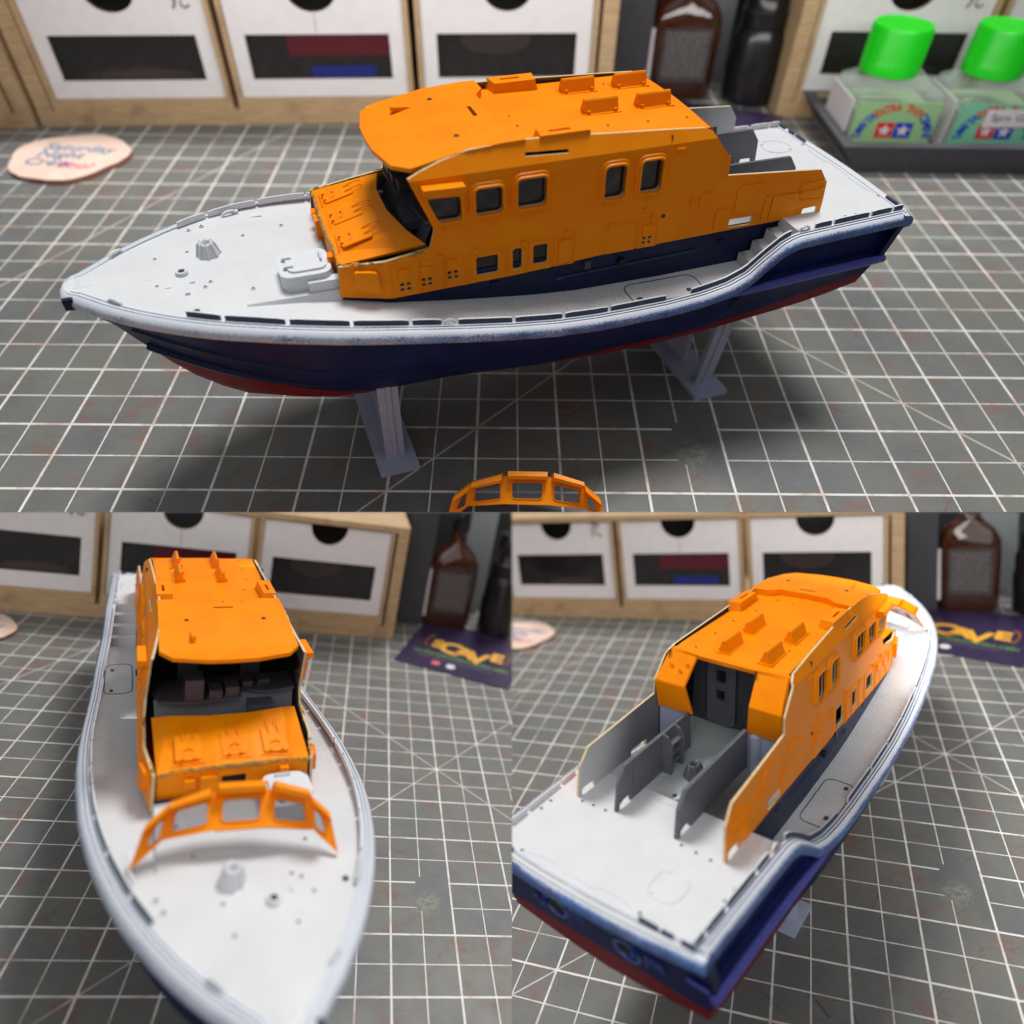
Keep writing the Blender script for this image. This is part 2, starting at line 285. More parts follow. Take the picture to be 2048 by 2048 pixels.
def rpoly(pts, r, n=3):
    out = []
    for i in range(len(pts)):
        a, b, c = Vector(pts[i-1]), Vector(pts[i]), Vector(pts[(i+1) % len(pts)])
        d1 = (a-b).normalized(); d2 = (c-b).normalized()
        for j in range(n+1):
            tt = j/n; p = (b+d1*r)*(1-tt)**2 + b*2*tt*(1-tt) + (b+d2*r)*tt**2; out.append((p.x, p.y))
    return out
def plate(bm, outer, holes, fn, t=0.1, mo=0, mi_=0, me_=0, cuts=()):
    """flat polygon with holes in (a, b), mapped to space by fn(a, b, depth); depth 0 = outer face, t = inner face"""
    loops = [outer]+list(holes)
    flat = [p for l in loops for p in l]
    tris = tessellate_polygon([[Vector((p[0], p[1], 0)) for p in l] for l in loops])
    tmp = B(); vs = [tmp.verts.new((p[0], p[1], 0)) for p in flat]
    for tr in tris:
        try: tmp.faces.new([vs[i] for i in tr])
        except ValueError: pass
    for co, no in cuts:
        bmesh.ops.bisect_plane(tmp, geom=tmp.verts[:]+tmp.edges[:]+tmp.faces[:], plane_co=co, plane_no=no, dist=1e-5)
    tmp.verts.index_update()
    A = {v.index: bm.verts.new(fn(v.co.x, v.co.y, 0)) for v in tmp.verts}; Bv = {v.index: bm.verts.new(fn(v.co.x, v.co.y, t)) for v in tmp.verts}
    for f in tmp.faces:
        ids = [v.index for v in f.verts]
        bm.faces.new([A[i] for i in ids]).material_index = mo; bm.faces.new([Bv[i] for i in ids][::-1]).material_index = mi_
    for e in tmp.edges:
        if len(e.link_faces) == 1:
            i, j = e.verts[0].index, e.verts[1].index
            bm.faces.new((A[i], A[j], Bv[j], Bv[i])).material_index = me_
    tmp.free()
def ring(bm, inner, wd, fn, h=0.04, mi=0, rounds=True):
    """raised frame round an opening: inner loop, width wd, height h outwards (negative depth)"""
    c = Vector((sum(p[0] for p in inner)/len(inner), sum(p[1] for p in inner)/len(inner)))
    n = len(inner)
    def off(d):
        out = []
        for i in range(n):
            a, b_, cc = Vector(inner[i-1]), Vector(inner[i]), Vector(inner[(i+1) % n])
            tn = (cc-a).normalized(); nn = Vector((tn.y, -tn.x))
            if nn.dot(b_-c) < 0: nn = -nn
            out.append(b_+nn*d)
        return out
    prof = [(0, 0.02), (0, -h), (wd*0.35, -h*1.1), (wd*0.5, -h*0.6), (wd*0.8, -h*0.6), (wd, 0.0)]
    rs = [[bm.verts.new(fn(p.x, p.y, dz)) for p in off(d)] for d, dz in prof]
    for a, b_ in zip(rs[:-1], rs[1:]):
        for i in range(n): bm.faces.new((a[i], a[(i+1) % n], b_[(i+1) % n], b_[i])).material_index = mi
def interp(tab, x):
    if x <= tab[0][0]: return tab[0][1]
    for (a, va), (b, vb) in zip(tab[:-1], tab[1:]):
        if x <= b: return va+(vb-va)*(x-a)/(b-a)
    return tab[-1][1]
def sinterp(tab, x):
    """smooth (Catmull-Rom) interpolation"""
    if x <= tab[0][0]: return tab[0][1]
    if x >= tab[-1][0]: return tab[-1][1]
    for i in range(len(tab)-1):
        if x <= tab[i+1][0]:
            x0, y0 = tab[i]; x1, y1 = tab[i+1]
            m0 = (y1-tab[i-1][1])/(x1-tab[i-1][0]) if i > 0 else (y1-y0)/(x1-x0)
            m1 = (tab[i+2][1]-y0)/(tab[i+2][0]-x0) if i+2 < len(tab) else (y1-y0)/(x1-x0)
            h = x1-x0; s = (x-x0)/h
            return (2*s**3-3*s**2+1)*y0+(s**3-2*s**2+s)*h*m0+(-2*s**3+3*s**2)*y1+(s**3-s**2)*h*m1
def empty(name, label, cat, M, group=None):
    o = bpy.data.objects.new(name, None); link(o); o.empty_display_size = 0.2
    o.matrix_world = M; o['label'] = label; o['category'] = cat
    if group: o['group'] = group
    return o
def text(name, body, size, mat, parent, M, extrude=0.004, bold=0.0, align='CENTER', shear=0, sx=1.0):
    cu = bpy.data.curves.new(name, 'FONT'); cu.body = body; cu.size = size; cu.extrude = extrude; cu.offset = bold; cu.align_x = align; cu.shear = shear; cu.resolution_u = 3
    to = bpy.data.objects.new(name, cu); COL.objects.link(to)
    me = bpy.data.meshes.new_from_object(to.evaluated_get(bpy.context.evaluated_depsgraph_get())); bpy.data.objects.remove(to); bpy.data.curves.remove(cu)
    me.transform(M @ Matrix.Diagonal((sx, 1, 1, 1))); me.materials.clear(); me.materials.append(MT[mat]); me.name = name
    o = bpy.data.objects.new(name, me); link(o); o.parent = parent; return o
def copy_tree(o, parent=None, M=None, label=None):
    c = o.copy(); link(c)
    if parent is not None: c.parent = parent
    elif M is not None: c.matrix_world = M
    if label: c['label'] = label
    for ch in [x for x in ALLCH.get(o.name, [])]: copy_tree(ch, c)
    return c
ALLCH = {}
def index_children():
    ALLCH.clear()
    for o in bpy.data.objects:
        if o.parent: ALLCH.setdefault(o.parent.name, []).append(o)

# ------------------------------------------------------------------ the boat (x forward from the stern, y to port, z up from the aft deck)
YO = [(0, 2.82), (3.3, 2.95), (5, 3.10), (7, 3.18), (9, 3.28), (10, 3.29), (11, 3.26), (12, 3.19), (13, 3.08), (14, 2.89), (15, 2.60), (16, 2.18), (17, 1.58), (17.7, 1.02), (18.15, 0.58), (18.36, 0.42), (18.46, 0.28), (18.48, 0.0)]
ZG = [(0, 0.02), (3.05, -0.02), (3.35, -0.12), (3.8, -0.45), (4.2, -0.78), (4.7, -0.95), (5.4, -1.04), (6.3, -1.08), (7.2, -1.05), (8, -1.0), (9, -0.88), (10, -0.72), (11, -0.55), (12, -0.39), (13, -0.25), (14, -0.13), (15, -0.04), (16, 0.0), (18.5, 0.03)]
ZS = [(3.6, -1.10), (6, -1.12), (8, -1.08), (9, -0.99), (10, -0.85), (11, -0.70), (12, -0.52), (13, -0.36), (14, -0.20), (15, -0.08), (15.6, -0.03), (18.5, 0.0)]
yo = lambda x: max(0.0, sinterp(YO, x)); zg = lambda x: interp(ZG, x); zs = lambda x: interp(ZS, x)
def wy(x, z):   # outside of the cabin side wall
    y = 1.93-0.045*(z+0.25) if z < 2.2 else 1.82-0.62*(z-2.2)
    if x > 12.2: y -= 0.20*(x-12.2)
    if x < 4.6: y += 0.02*(4.6-x)
    return y
def build_boat(M):
    r = empty("model_lifeboat", "", "model boat", M)
    # ---- hull
    bm = B(); YC = [(0, 2.55), (4, 2.45), (9, 2.38), (12, 2.1), (14, 1.5), (16, 0.72), (17, 0.32), (17.8, 0.06), (18.4, 0.0)]
    ZC = [(0, -2.0), (3, -2.5), (6, -2.75), (9, -2.7), (11, -2.62), (12, -2.72), (13, -2.95), (14, -3.12), (15, -3.0), (16, -2.55), (17, -1.9), (17.8, -1.05), (18.4, -0.40)]
    ZK = [(0, -2.35), (1.0, -2.5), (1.9, -2.95), (5, -3.35), (10, -3.3), (12, -3.4), (13.5, -3.8), (14.8, -3.98), (15.6, -3.8), (16.4, -3.25), (17.1, -2.3), (17.7, -1.25), (18.2, -0.62), (18.44, -0.25)]
    xs = [0, 0.6, 1.2, 2, 2.8, 3.3, 3.6, 3.9, 4.2, 4.6, 5.2, 6, 7, 8, 9, 10, 11, 12, 13, 13.7, 14.4, 15, 15.6, 16.1, 16.6, 17.0, 17.4, 17.75, 18.05, 18.3, 18.44]
    rows = []
    def sec(x):
        yt = max(0.0, yo(x)-0.14); zt = zg(x)-0.20; yc = min(sinterp(YC, x), yt) if yt > 0 else 0; zc = min(sinterp(ZC, x), zt-0.02); zk = min(interp(ZK, x), zc-0.01)
        pts = []
        if x < 4.3:
            f = min(1, max(0, (4.3-x)/0.4)); yi = yt-0.10*f
            kz = -1.14-0.03*x/4
            pts = [(yt, zt), (yi, zt-0.10), (yi-0.0, (zt+kz)/2), (yi, kz+0.10), (yt+0.07, kz), (yt+0.05, kz-0.12), (yt-0.02, kz-0.2)]
            pts += [(yt-0.02+(yc-yt)*s, kz-0.2+(zc-kz+0.2)*s) for s in (0.5, 1.0)]
        else:
            fl = max(0, min(1, (x-12)/5)); cy = yt*(1-fl)+yc*fl*1.0+(yt-yc)*0.25*fl; cz = (zt+zc)/2-0.3*fl
            for s in (0, 0.1, 0.22, 0.36, 0.5, 0.65, 0.8, 0.9, 1.0):
                pts.append((yt*(1-s)**2+2*s*(1-s)*cy+yc*s*s, zt*(1-s)**2+2*s*(1-s)*cz+zc*s*s))
        pts += [(yc*0.66, zc+(zk-zc)*0.45), (yc*0.33, zc+(zk-zc)*0.8), (0, zk)]
        return pts
    def xr(x, z):   # the transom leans forward below the knuckle
        return x+max(0, -z-0.1)*0.30*max(0, 1-x/1.5)
    for x in xs:
        P = sec(x); full = [(y, z) for y, z in P]+[(-y, z) for y, z in P[::-1][1:]]
        rows.append([bm.verts.new((xr(x, z), y, z)) for y, z in full])
    for a, b_ in zip(rows[:-1], rows[1:]):
        for i in range(len(a)-1): bm.faces.new((a[i], a[i+1], b_[i+1], b_[i]))
    bm.faces.new(rows[0]); bmesh.ops.remove_doubles(bm, verts=bm.verts, dist=1e-4)
    hull = obj("hull", bm, "hull", r, True, None, 28)
    # stern side panels: ledge, uprights
    for s in (1, -1):
        bm = B(); tube(bm, [(x, s*(yo(x)-0.05), -1.16-0.03*x/4) for x in (0.28, 1, 2, 3, 3.7, 4.35, 4.9)], [0.10, 0.11, 0.11, 0.11, 0.10, 0.07, 0.02], 8); obj("side_ledge", bm, "ledge", hull, True)
        bm = B(); ps = [(0.05, -0.28), (0.22, -0.26), (0.48, -1.10), (0.32, -1.12)]; plate(bm, ps, [], lambda a, b_, d, s=s: Vector((a, s*(yo(0)-0.03-d), b_)), 0.25)
        obj("corner_post", bm, "navy", hull)
    # spray rails
    def hp(x, fz, s):
        P = sec(x); yt, zt = P[0]; best = None
        for (ya, za), (yb, zb) in zip(P[:-1], P[1:]):
            if min(za, zb)-1e-6 <= fz <= max(za, zb)+1e-6 and abs(za-zb) > 1e-6:
                q = (fz-za)/(zb-za); return (x, s*(ya+(yb-ya)*q), fz)
        return (x, s*P[0][0], fz)
    for s in (1, -1):
        for tab, rr in (([(17.28, -1.72), (16.9, -1.80), (16.4, -1.93), (15.8, -2.05), (15.2, -2.16), (14.6, -2.26), (13.9, -2.36)], 0.12), ([(17.35, -0.85), (16.8, -1.02), (16, -1.22), (15, -1.45), (14, -1.62), (13, -1.74), (12, -1.82)], 0.055)):
            bm = B(); n = len(tab); tube(bm, [hp(x, z, s) for x, z in tab], [rr*(1.0 if i < n-3 else (n-i)/4) for i in range(n)], 6); obj("spray_rail", bm, "navy", hull, True)
    # transom fittings
    def tp(y, z, d=0.0): return Vector((0.30*max(0, -z-0.1)-d, y, z))
    for y, z, ry, rz in ((1.02, -1.10, 0.34, 0.30), (-0.82, -1.22, 0.34, 0.30)):
        bm = B(); n = 24
        for a0, b0, d0, d1 in ((1.0, 0.78, 0.05, 0.05), (0.78, 0.70, 0.05, 0.012)):
            for i in range(n):
                a, c = 2*PI*i/n, 2*PI*(i+1)/n
                face(bm, [tp(y+ry*a0*math.cos(a), z+rz*a0*math.sin(a), d0), tp(y+ry*a0*math.cos(c), z+rz*a0*math.sin(c), d0), tp(y+ry*b0*math.cos(c), z+rz*b0*math.sin(c), d1), tp(y+ry*b0*math.cos(a), z+rz*b0*math.sin(a), d1)])
        for i in range(n):
            a, c = 2*PI*i/n, 2*PI*(i+1)/n
            face(bm, [tp(y+ry*math.cos(a), z+rz*math.sin(a), -0.02), tp(y+ry*math.cos(c), z+rz*math.sin(c), -0.02), tp(y+ry*math.cos(c), z+rz*math.sin(c), 0.05), tp(y+ry*math.cos(a), z+rz*math.sin(a), 0.05)])
        bm.faces.new([bm.verts.new(tp(y+ry*0.72*math.cos(2*PI*i/n), z+rz*0.72*math.sin(2*PI*i/n), 0.010)) for i in range(n)]).material_index = 1
        obj("exhaust_port", bm, ["ledge2", "black"], hull)
    for y, z in ((0.42, -1.10), (-1.48, -1.18)):
        bm = B()
        for q in range(2): tube(bm, [tp(y+0.22, z+0.14-q*0.12, 0.03), tp(y-0.22, z+0.10-q*0.12, 0.03)], 0.02, 6)
        tube(bm, [tp(y+0.22, z+0.14, 0.03), tp(y+0.2, z-0.2, 0.03)], 0.02, 6)
        obj("transom_step", bm, "ledge2", hull, True)
    bm = B(); 
    for y0, y1 in ((-2.25, -2.72),): 
        face(bm, [tp(y0, -0.95, 0.02), tp(y1, -0.98, 0.02), tp(y1, -1.30, 0.02), tp(y0, -1.22, 0.02)]); bmesh.ops.solidify(bm, geom=bm.faces[:], thickness=0.05)
        tube(bm, [tp(y0, -0.93, 0.05), tp(y1, -0.96, 0.05)], 0.03, 6)
    obj("trim_tab", bm, "ledge", hull)
    bm = B()
    for y, z in ((1.50, -1.02), (-1.05, -1.08), (1.3, -1.1)): box(bm, 0.18, 0.34, y-0.06, y+0.06, z-0.05, z+0.05)
    obj("transom_lug", bm, "ledge2", hull)
    # ---- fender round the edge
    path = []
    fx = [0, 0.8, 1.6, 2.4, 3.0, 3.2, 3.4, 3.6, 3.8, 4.0, 4.2, 4.45, 4.7, 5.05, 5.4, 5.85, 6.3, 7.2, 8, 9, 10, 11, 12, 13, 13.5, 14, 14.5, 15, 15.4, 15.8, 16.2, 16.6, 17, 17.35, 17.7, 17.95, 18.2, 18.36, 18.45]
    prof = [(-0.30, -0.02), (-0.285, 0.01), (-0.24, 0.01), (-0.232, -0.035), (-0.218, -0.035), (-0.21, 0.0), (-0.165, 0.0), (-0.157, -0.04), (-0.143, -0.04), (-0.135, -0.004), (-0.115, -0.012), (-0.07, -0.05), (-0.025, -0.10), (-0.004, -0.15), (0.0, -0.21), (-0.02, -0.28), (-0.06, -0.31), (-0.2, -0.32)]
    def norm(x, s):
        e = 0.12; dy = (yo(min(18.48, x+e))-yo(max(0, x-e)))/((min(18.48, x+e)-max(0, x-e))); v = Vector((-dy, 1, 0)).normalized(); return Vector((v.x, s*v.y, 0))
    bm = B(); rings = []
    seq = [(x, 1) for x in fx]+[(18.50, 0)]+[(x, -1) for x in fx[::-1]]
    for x, s in seq:
        if s == 0: nrm = Vector((1, 0, 0)); P = Vector((18.50, 0, zg(18.5)))
        else: nrm = norm(x, s); P = Vector((x, s*yo(x), zg(x)))
        rings.append([bm.verts.new(P+nrm*a+Vector((0, 0, b_))) for a, b_ in prof])
    for a, b_ in zip(rings[:-1], rings[1:]):
        for i in range(len(prof)): bm.faces.new((a[i], a[(i+1) % len(prof)], b_[(i+1) % len(prof)], b_[i]))
    bm.faces.new(rings[0]); bm.faces.new(rings[-1])
    # across the transom, bowed slightly aft
    rings = []
    for i in range(17):
        y = 2.80-5.6*i/16; bow = 0.16*(1-(y/2.8)**2); P = Vector((-0.02-bow, y, 0.0))
        rings.append([bm.verts.new(P+Vector((-0.06-a-0.06, 0, b_))) for a, b_ in prof])
    for a, b_ in zip(rings[:-1], rings[1:]):
        for j in range(len(prof)): bm.faces.new((a[j], a[(j+1) % len(prof)], b_[(j+1) % len(prof)], b_[j]))
    bm.faces.new(rings[0]); bm.faces.new(rings[-1])
    obj("fender", bm, "fender", r, True, None, 50)
    # navy gap at the stem head
    bm = B(); box(bm, 18.20, 18.40, 0.40, 0.50, -0.26, 0.0); obj("stem_fitting", bm, "navy", r)
    # ---- decks
    bm = B()
    def strip(L1, L2):
        for (a, b_), (c, d) in zip(zip(L1[:-1], L1[1:]), zip(L2[:-1], L2[1:])): face(bm, [a, b_, d, c])
    yi = lambda x: max(0.0, yo(x)-0.26)
    nb = 17
    ya = [2.56-5.12*i/16 for i in range(nb)]
    aft = [(-0.05-0.16*(1-(y/2.8)**2), y, 0.0) for y in ya]
    prev = aft
    for x in (0.8, 1.6, 2.4, 2.95):
        cur = [(x, y*yi(x)/2.56, 0.0) for y in ya]; strip(prev, cur); prev = cur
    face(bm, [(2.95, 1.9, 0), (7.6, 1.9, 0), (7.6, -1.9, 0), (2.95, -1.9, 0)])
    dx = [3.75, 4.2, 5, 6, 7, 8, 9, 10, 11, 12, 12.6, 13.15]
    for s in (1, -1):
        strip([(x, s*1.85 if x < 12.2 else s*(1.85-0.2*(x-12.2)), zs(x)) for x in dx], [(x, s*yi(x), min(zs(x), zg(x)-0.02)) for x in dx])
        for q in range(4):      # steps down to the side deck
            x0 = 2.95+q*0.30; z0 = -0.275*q
            face(bm, [(x0, s*1.9, z0), (x0, s*yi(x0), z0), (x0, s*yi(x0), z0-0.275), (x0, s*1.9, z0-0.275)])
            face(bm, [(x0, s*1.9, z0-0.275), (x0+0.30, s*1.9, z0-0.275), (x0+0.30, s*yi(x0), z0-0.275), (x0, s*yi(x0), z0-0.275)])
    fxs = [13.15, 13.5, 14, 14.5, 15, 15.5, 16, 16.4, 16.8, 17.2, 17.5, 17.8, 18.0, 18.2, 18.36]
    rows = []
    for x in fxs:
        e = yi(x); zp = max(zs(x), -0.09+0.02*(x-13.15)); zz = min(zs(x), zg(x)-0.015)
        kk = min(1.66, e*0.98); 
        rows.append([(x, kk*f, zp+0.03*(1-f*f)) for f in (0, 0.35, 0.7, 1.0)]+[(x, min(1.70, e*0.985), zs(x) if e > 1.72 else zp), (x, min(e, 2.2) if e > 1.75 else e*0.99, (zs(x)+zz)/2), (x, e, zz)])
    for a, b_ in zip(rows[:-1], rows[1:]):
        strip(a, b_); strip([(p[0], -p[1], p[2]) for p in a], [(p[0], -p[1], p[2]) for p in b_])
    face(bm, [rows[-1][i] for i in range(len(rows[-1]))]+[(18.42, 0, 0)]) if False else None
    bmesh.ops.remove_doubles(bm, verts=bm.verts, dist=1e-4)

    for f in bm.faces:
        if f.normal.z < 0: f.normal_flip()
    deck = obj("deck", bm, "deck", r, True, None, 30)
    # ---- small deck fittings
    def hole(x, y, z, rr, rim=True, p=deck):
        bm = B(); n = 16
        if rim: lathe(bm, [(rr*1.9, -0.005), (rr*1.8, 0.012), (rr*1.15, 0.014), (rr*1.0, 0.004)], (x, y, z), n)
        bm.faces.ensure_lookup_table()
        for f in list(bm.faces):
            if len(f.verts) == n: bm.faces.remove(f)
        bm.faces.new([bm.verts.new((x+rr*math.cos(2*PI*i/n), y+rr*math.sin(2*PI*i/n), z+0.008)) for i in range(n)]).material_index = 1
        obj("deck_socket", bm, ["deck", "hole"], p)
    fz = lambda x: max(zs(x), -0.09+0.02*(x-13.15))+0.02
    hole(17.0, 0.0, fz(17), 0.062, False); hole(15.93, 1.62, zs(15.9)+0.01, 0.062, False)
    for x, y in ((16.63, -0.53), (15.98, -0.63), (16.62, 0.54), (15.6, 0.67), (15.71, 0.83), (14.81, 1.14), (13.95, 1.44), (14.79, -1.03), (13.93, -1.26), (18.1, -0.08), (18.1, 0.06)): hole(x, y, fz(x), 0.030)
    for x, y in ((15.94, 1.88), (15.66, 2.03), (15.9, -1.59), (15.62, -1.70), (14.23, -1.75)): hole(x, y, zs(x)+0.012, 0.028)
    for x, y in ((3.08, 0.07),): hole(x, y, 0.0, 0.06, False)
    for x, y in ((1.88, -0.95), (1.86, -1.32), (1.84, -1.68), (1.86, 1.74), (1.88, 1.43), (1.89, 1.09), (1.5, 2.37), (1.2, 2.36), (1.45, -2.46), (1.14, -2.44), (0.1, -1.28), (0.08, 1.75)): hole(x, y, 0.0, 0.032)
    def cone(x, y, z, mat):
        bm = B(); lathe(bm, [(0.235, 0), (0.23, 0.05), (0.16, 0.27), (0.15, 0.31), (0.11, 0.32), (0.095, 0.30), (0.08, 0.20)], (x, y, z), 28)
        for i in range(8):
            a = 2*PI*i/8; tube(bm, [(x+0.24*math.cos(a), y+0.24*math.sin(a), z+0.02), (x+0.175*math.cos(a), y+0.175*math.sin(a), z+0.27), (x+0.13*math.cos(a), y+0.13*math.sin(a), z+0.33)], 0.026, 6)
        obj("vent_cowl", bm, mat, deck, True)
    cone(15.55, -0.42, fz(15.5)-0.01, "white"); cone(3.90, 0.10, 0.0, "grey")
    bm = B(); lathe(bm, [(0.13, 0), (0.13, 0.07), (0.11, 0.10), (0.075, 0.10), (0.06, 0.06)], (16.12, 0.22, fz(16.1)-0.01), 24); bm.faces.new([bm.verts.new((16.12+0.065*math.cos(2*PI*i/16), 0.22+0.065*math.sin(2*PI*i/16), fz(16.1)+0.075)) for i in range(16)]).material_index = 1
    obj("mast_socket", bm, ["white", "hole"], deck, True)
    for x, y, a in ((17.40, 0.93, -0.75), (17.40, -0.93, 0.75), (15.0, -2.12, 0.4), ):
        bm = B(); Mx = Matrix.Translation((x, y, 0.0 if x > 16 else zs(x))) @ Matrix.Rotation(a, 4, 'Z')
        tube(bm, [Mx @ Vector(q) for q in ((-0.17, 0, 0.0), (-0.14, 0, 0.07), (-0.05, 0, 0.10), (0.05, 0, 0.10), (0.13, 0, 0.06), (0.17, 0, 0.0))], 0.035, 8); obj("cleat", bm, "white", deck, True)
    for (x, y, w_, h_) in ((15.94, 0.59, .05, .035), (16.41, 0.64, .06, .02), (16.05, 0.99, .045, .05), (14.43, -2.08, .13, .02), (14.85, -2.22, .07, .07)):
        bm = B(); z0 = fz(x) if abs(y) < 1.6 else zs(x); box(bm, x-w_, x+w_, y-w_*.7, y+w_*.7, z0-0.01, z0+h_); bevel(bm, 0.008, 1); obj("deck_pad", bm, "white", deck)
    # foredeck doubler plates and seams
    bm = B(); bx = lambda x0, x1, y0, y1, h: box(bm, x0, x1, y0, y1, fz((x0+x1)/2)-0.02, fz((x0+x1)/2)+h)
    bx(16.70, 17.32, -0.28, 0.28, 0.008); bx(17.86, 18.22, -0.16, 0.16, 0.010); obj("doubler_plate", bm, "deck", deck)
    # fore hatch on its raised coaming
    bm = B(); pts = rrect(13.22, 14.25, 0.52, 1.50, 0.22, 5)
    plate(bm, pts, [], lambda a, b_, d: Vector((a, b_, 0.30-d)), 0.45); bevel(bm, 0.03, 2, 50)
    box(bm, 13.1, 13.75, 1.40, 1.60, -0.2, 0.16)
    hatch = obj("hatch", bm, "white", deck, True)
    bm = B(); plate(bm, rrect(13.30, 14.08, 0.62, 1.36, 0.16, 5), [], lambda a, b_, d: Vector((a, b_, 0.345-d)), 0.05); bevel(bm, 0.012, 1, 50)
    for y in (0.82, 1.15):
        box(bm, 13.95, 14.14, y-0.05, y+0.05, 0.33, 0.39)
    tube(bm, [(13.38, 0.8, 0.35), (13.38, 0.8, 0.40), (13.38, 1.12, 0.40), (13.38, 1.12, 0.35)], 0.02, 6); obj("hatch_lid", bm, "white", hatch)
    # aft hatch ring, side deck hatches, aft deck seam
    def outline(pts, zf, w_, mat, name, closed=True, p=deck):
        bm = B(); q = [(a, b_, zf(a)+0.004) for a, b_ in pts]; tube(bm, q+([q[0]] if closed else []), w_, 5); obj(name, bm, mat, p, True)
    outline(rrect(0.50, 1.25, -1.72, -1.02, 0.25), lambda a: 0.0, 0.012, "white", "hatch_rim")
    bm = B()
    for a, b_ in ((1.16, -1.15), (1.16, -1.6), (0.6, -1.15), (0.6, -1.6)): lathe(bm, [(0.045, 0), (0.04, 0.02)], (a, b_, 0), 10)
    obj("hatch_dog", bm, "white", deck)
    outline([(0.1, 1.6), (0.12, 1.45), (0.17, 1.3), (0.17, 0.7), (0.10, 0.6), (0.10, -0.2), (0.17, -0.3), (0.17, -0.9), (0.1, -1.05)], lambda a: 0.0, 0.010, "white", "deck_seam", False)
    outline([(2.75, 0.55), (2.75, -0.35)], lambda a: 0.0, 0.008, "deck", "deck_seam", False); outline([(3.55, 0.55), (2.75, 0.55)], lambda a: 0.0, 0.008, "deck", "deck_seam", False)
    for s in (1, -1):
        outline([(a, s*b_) for a, b_ in rrect(5.15, 6.95, 2.02, 2.80, 0.22)], lambda a: zs(a), 0.012, "rail", "side_hatch_rim")
        bm = B(); box(bm, 6.70, 6.82, s*2.60-0.05, s*2.60+0.05, -1.12, -1.09); box(bm, 5.45, 5.57, s*2.60-0.05, s*2.60+0.05, -1.13, -1.10); obj("hatch_dog", bm, "rail", deck)
    # ---- toe rails: segments with gaps
    def seg(x0, x1, s, h=0.13):
        n = max(3, int((x1-x0)/0.15)+1); bm = B(); prev = None
        for i in range(n+1):
            x = x0+(x1-x0)*i/n; nr = norm(x, s); Pb = Vector((x, s*yo(x), zg(x)-0.01)); e = 1 if 0 < i < n else 0.9
            q = [Pb-nr*0.29, Pb-nr*0.34, Pb-nr*0.34+Vector((0, 0, h*e)), Pb-nr*0.30+Vector((0, 0, h*e))]
            q = [bm.verts.new(v) for v in q]
            if prev:
                for j in range(4):
                    f = bm.faces.new((prev[j], prev[(j+1) % 4], q[(j+1) % 4], q[j])); f.material_index = 1 if j == 3 else 0
            else: bm.faces.new(q)
            prev = q
        bm.faces.new(prev[::-1]); obj("toe_rail", bm, ["white", "rail"], deck)
    for s in (1, -1):
        for x0, x1 in ((15.63, 16.26), (14.45, 15.55), (13.25, 14.37), (12.1, 13.18), (11.45, 12.03), (9.95, 11.1), (8.8, 9.87), (7.7, 8.72), (6.25, 7.62), (3.15, 5.6), (2.05, 2.5), (1.0, 1.97), (0.35, 0.92), (0.02, 0.28)):
            seg(x0, x1, s, 0.145)
        for x in (11.27, 2.78):
            bm = B(); Pb = Vector((x, s*(yo(x)-0.32), zg(x)))
            tube(bm, [Pb+Vector(q) for q in ((-0.12, 0, 0), (-0.09, 0, 0.08), (0, 0, 0.12), (0.09, 0, 0.08), (0.12, 0, 0))], 0.03, 6); obj("fairlead", bm, "white", deck, True)
    for y0, y1 in ((-1.36, -1.78), (-1.86, -2.1), (-2.28, -2.55), (1.9, 2.3)):
        bm = B(); box(bm, -0.05, 0.0, y1, y0, 0, 0.07); obj("stern_toe_rail", bm, ["rail"], deck)
    # ---- blue base of the deckhouse
    bm = B(); pts = [(2.95, 1.86), (12.2, 1.86), (13.18, 1.66), (13.18, -1.66), (12.2, -1.86), (2.95, -1.86)]
    for (x0, y0), (x1, y1) in zip(pts, pts[1:]):
        n = 8
        for i in range(n):
            a = Vector((x0+(x1-x0)*i/n, y0+(y1-y0)*i/n)); b_ = Vector((x0+(x1-x0)*(i+1)/n, y0+(y1-y0)*(i+1)/n))
            face(bm, [(a.x, a.y, -1.2), (b_.x, b_.y, -1.2), (b_.x, b_.y, -0.02), (a.x, a.y, -0.02)])
    base = obj("deckhouse_base", bm, "navy", r)
    for s in (1, -1):
        bm = B(); tube(bm, [(x, s*1.905, z) for x, z in ((8.44, -0.62), (7.8, -0.60), (6.95, -0.58), (6, -0.56), (4.95, -0.54))], 0.015, 6); box(bm, 8.40, 8.52, s*1.86-0.02, s*1.86+0.07, -0.66, -0.58); obj("handrail", bm, "rail", base)
        bm = B(); box(bm, 7.74, 7.88, s*1.87-0.02, s*1.87+0.09, -0.48, -0.27); bevel(bm, 0.02, 1); obj("bracket", bm, "brownish", base)
        bm = B(); lathe(bm, [(0.09, -0.06), (0.09, 0.02), (0.04, 0.03)], (0, 0, 0), 14, Matrix.Translation((6.95, s*1.93, -0.47)) @ Matrix.Rotation(-s*PI/2, 4, 'X')); obj("outlet", bm, "black", base, True)
        bm = B(); box(bm, 9.84, 10.02, s*1.86-0.01, s*1.86+0.03, -0.60, -0.42); box(bm, 4.3, 4.5, s*1.86-0.01, s*1.86+0.03, -0.45, -0.38); box(bm, 11.75, 11.85, s*1.86-0.01, s*1.86+0.03, -0.44, -0.39); obj("base_vent", bm, "navy", base)
    # ---- cabin side walls
    TOP = [(5.13, 2.30), (5.30, 2.40), (6.2, 2.46), (7.5, 2.53), (8.6, 2.60), (9.6, 2.62), (10.3, 2.57), (10.9, 2.46), (11.35, 2.33), (11.60, 2.24)]
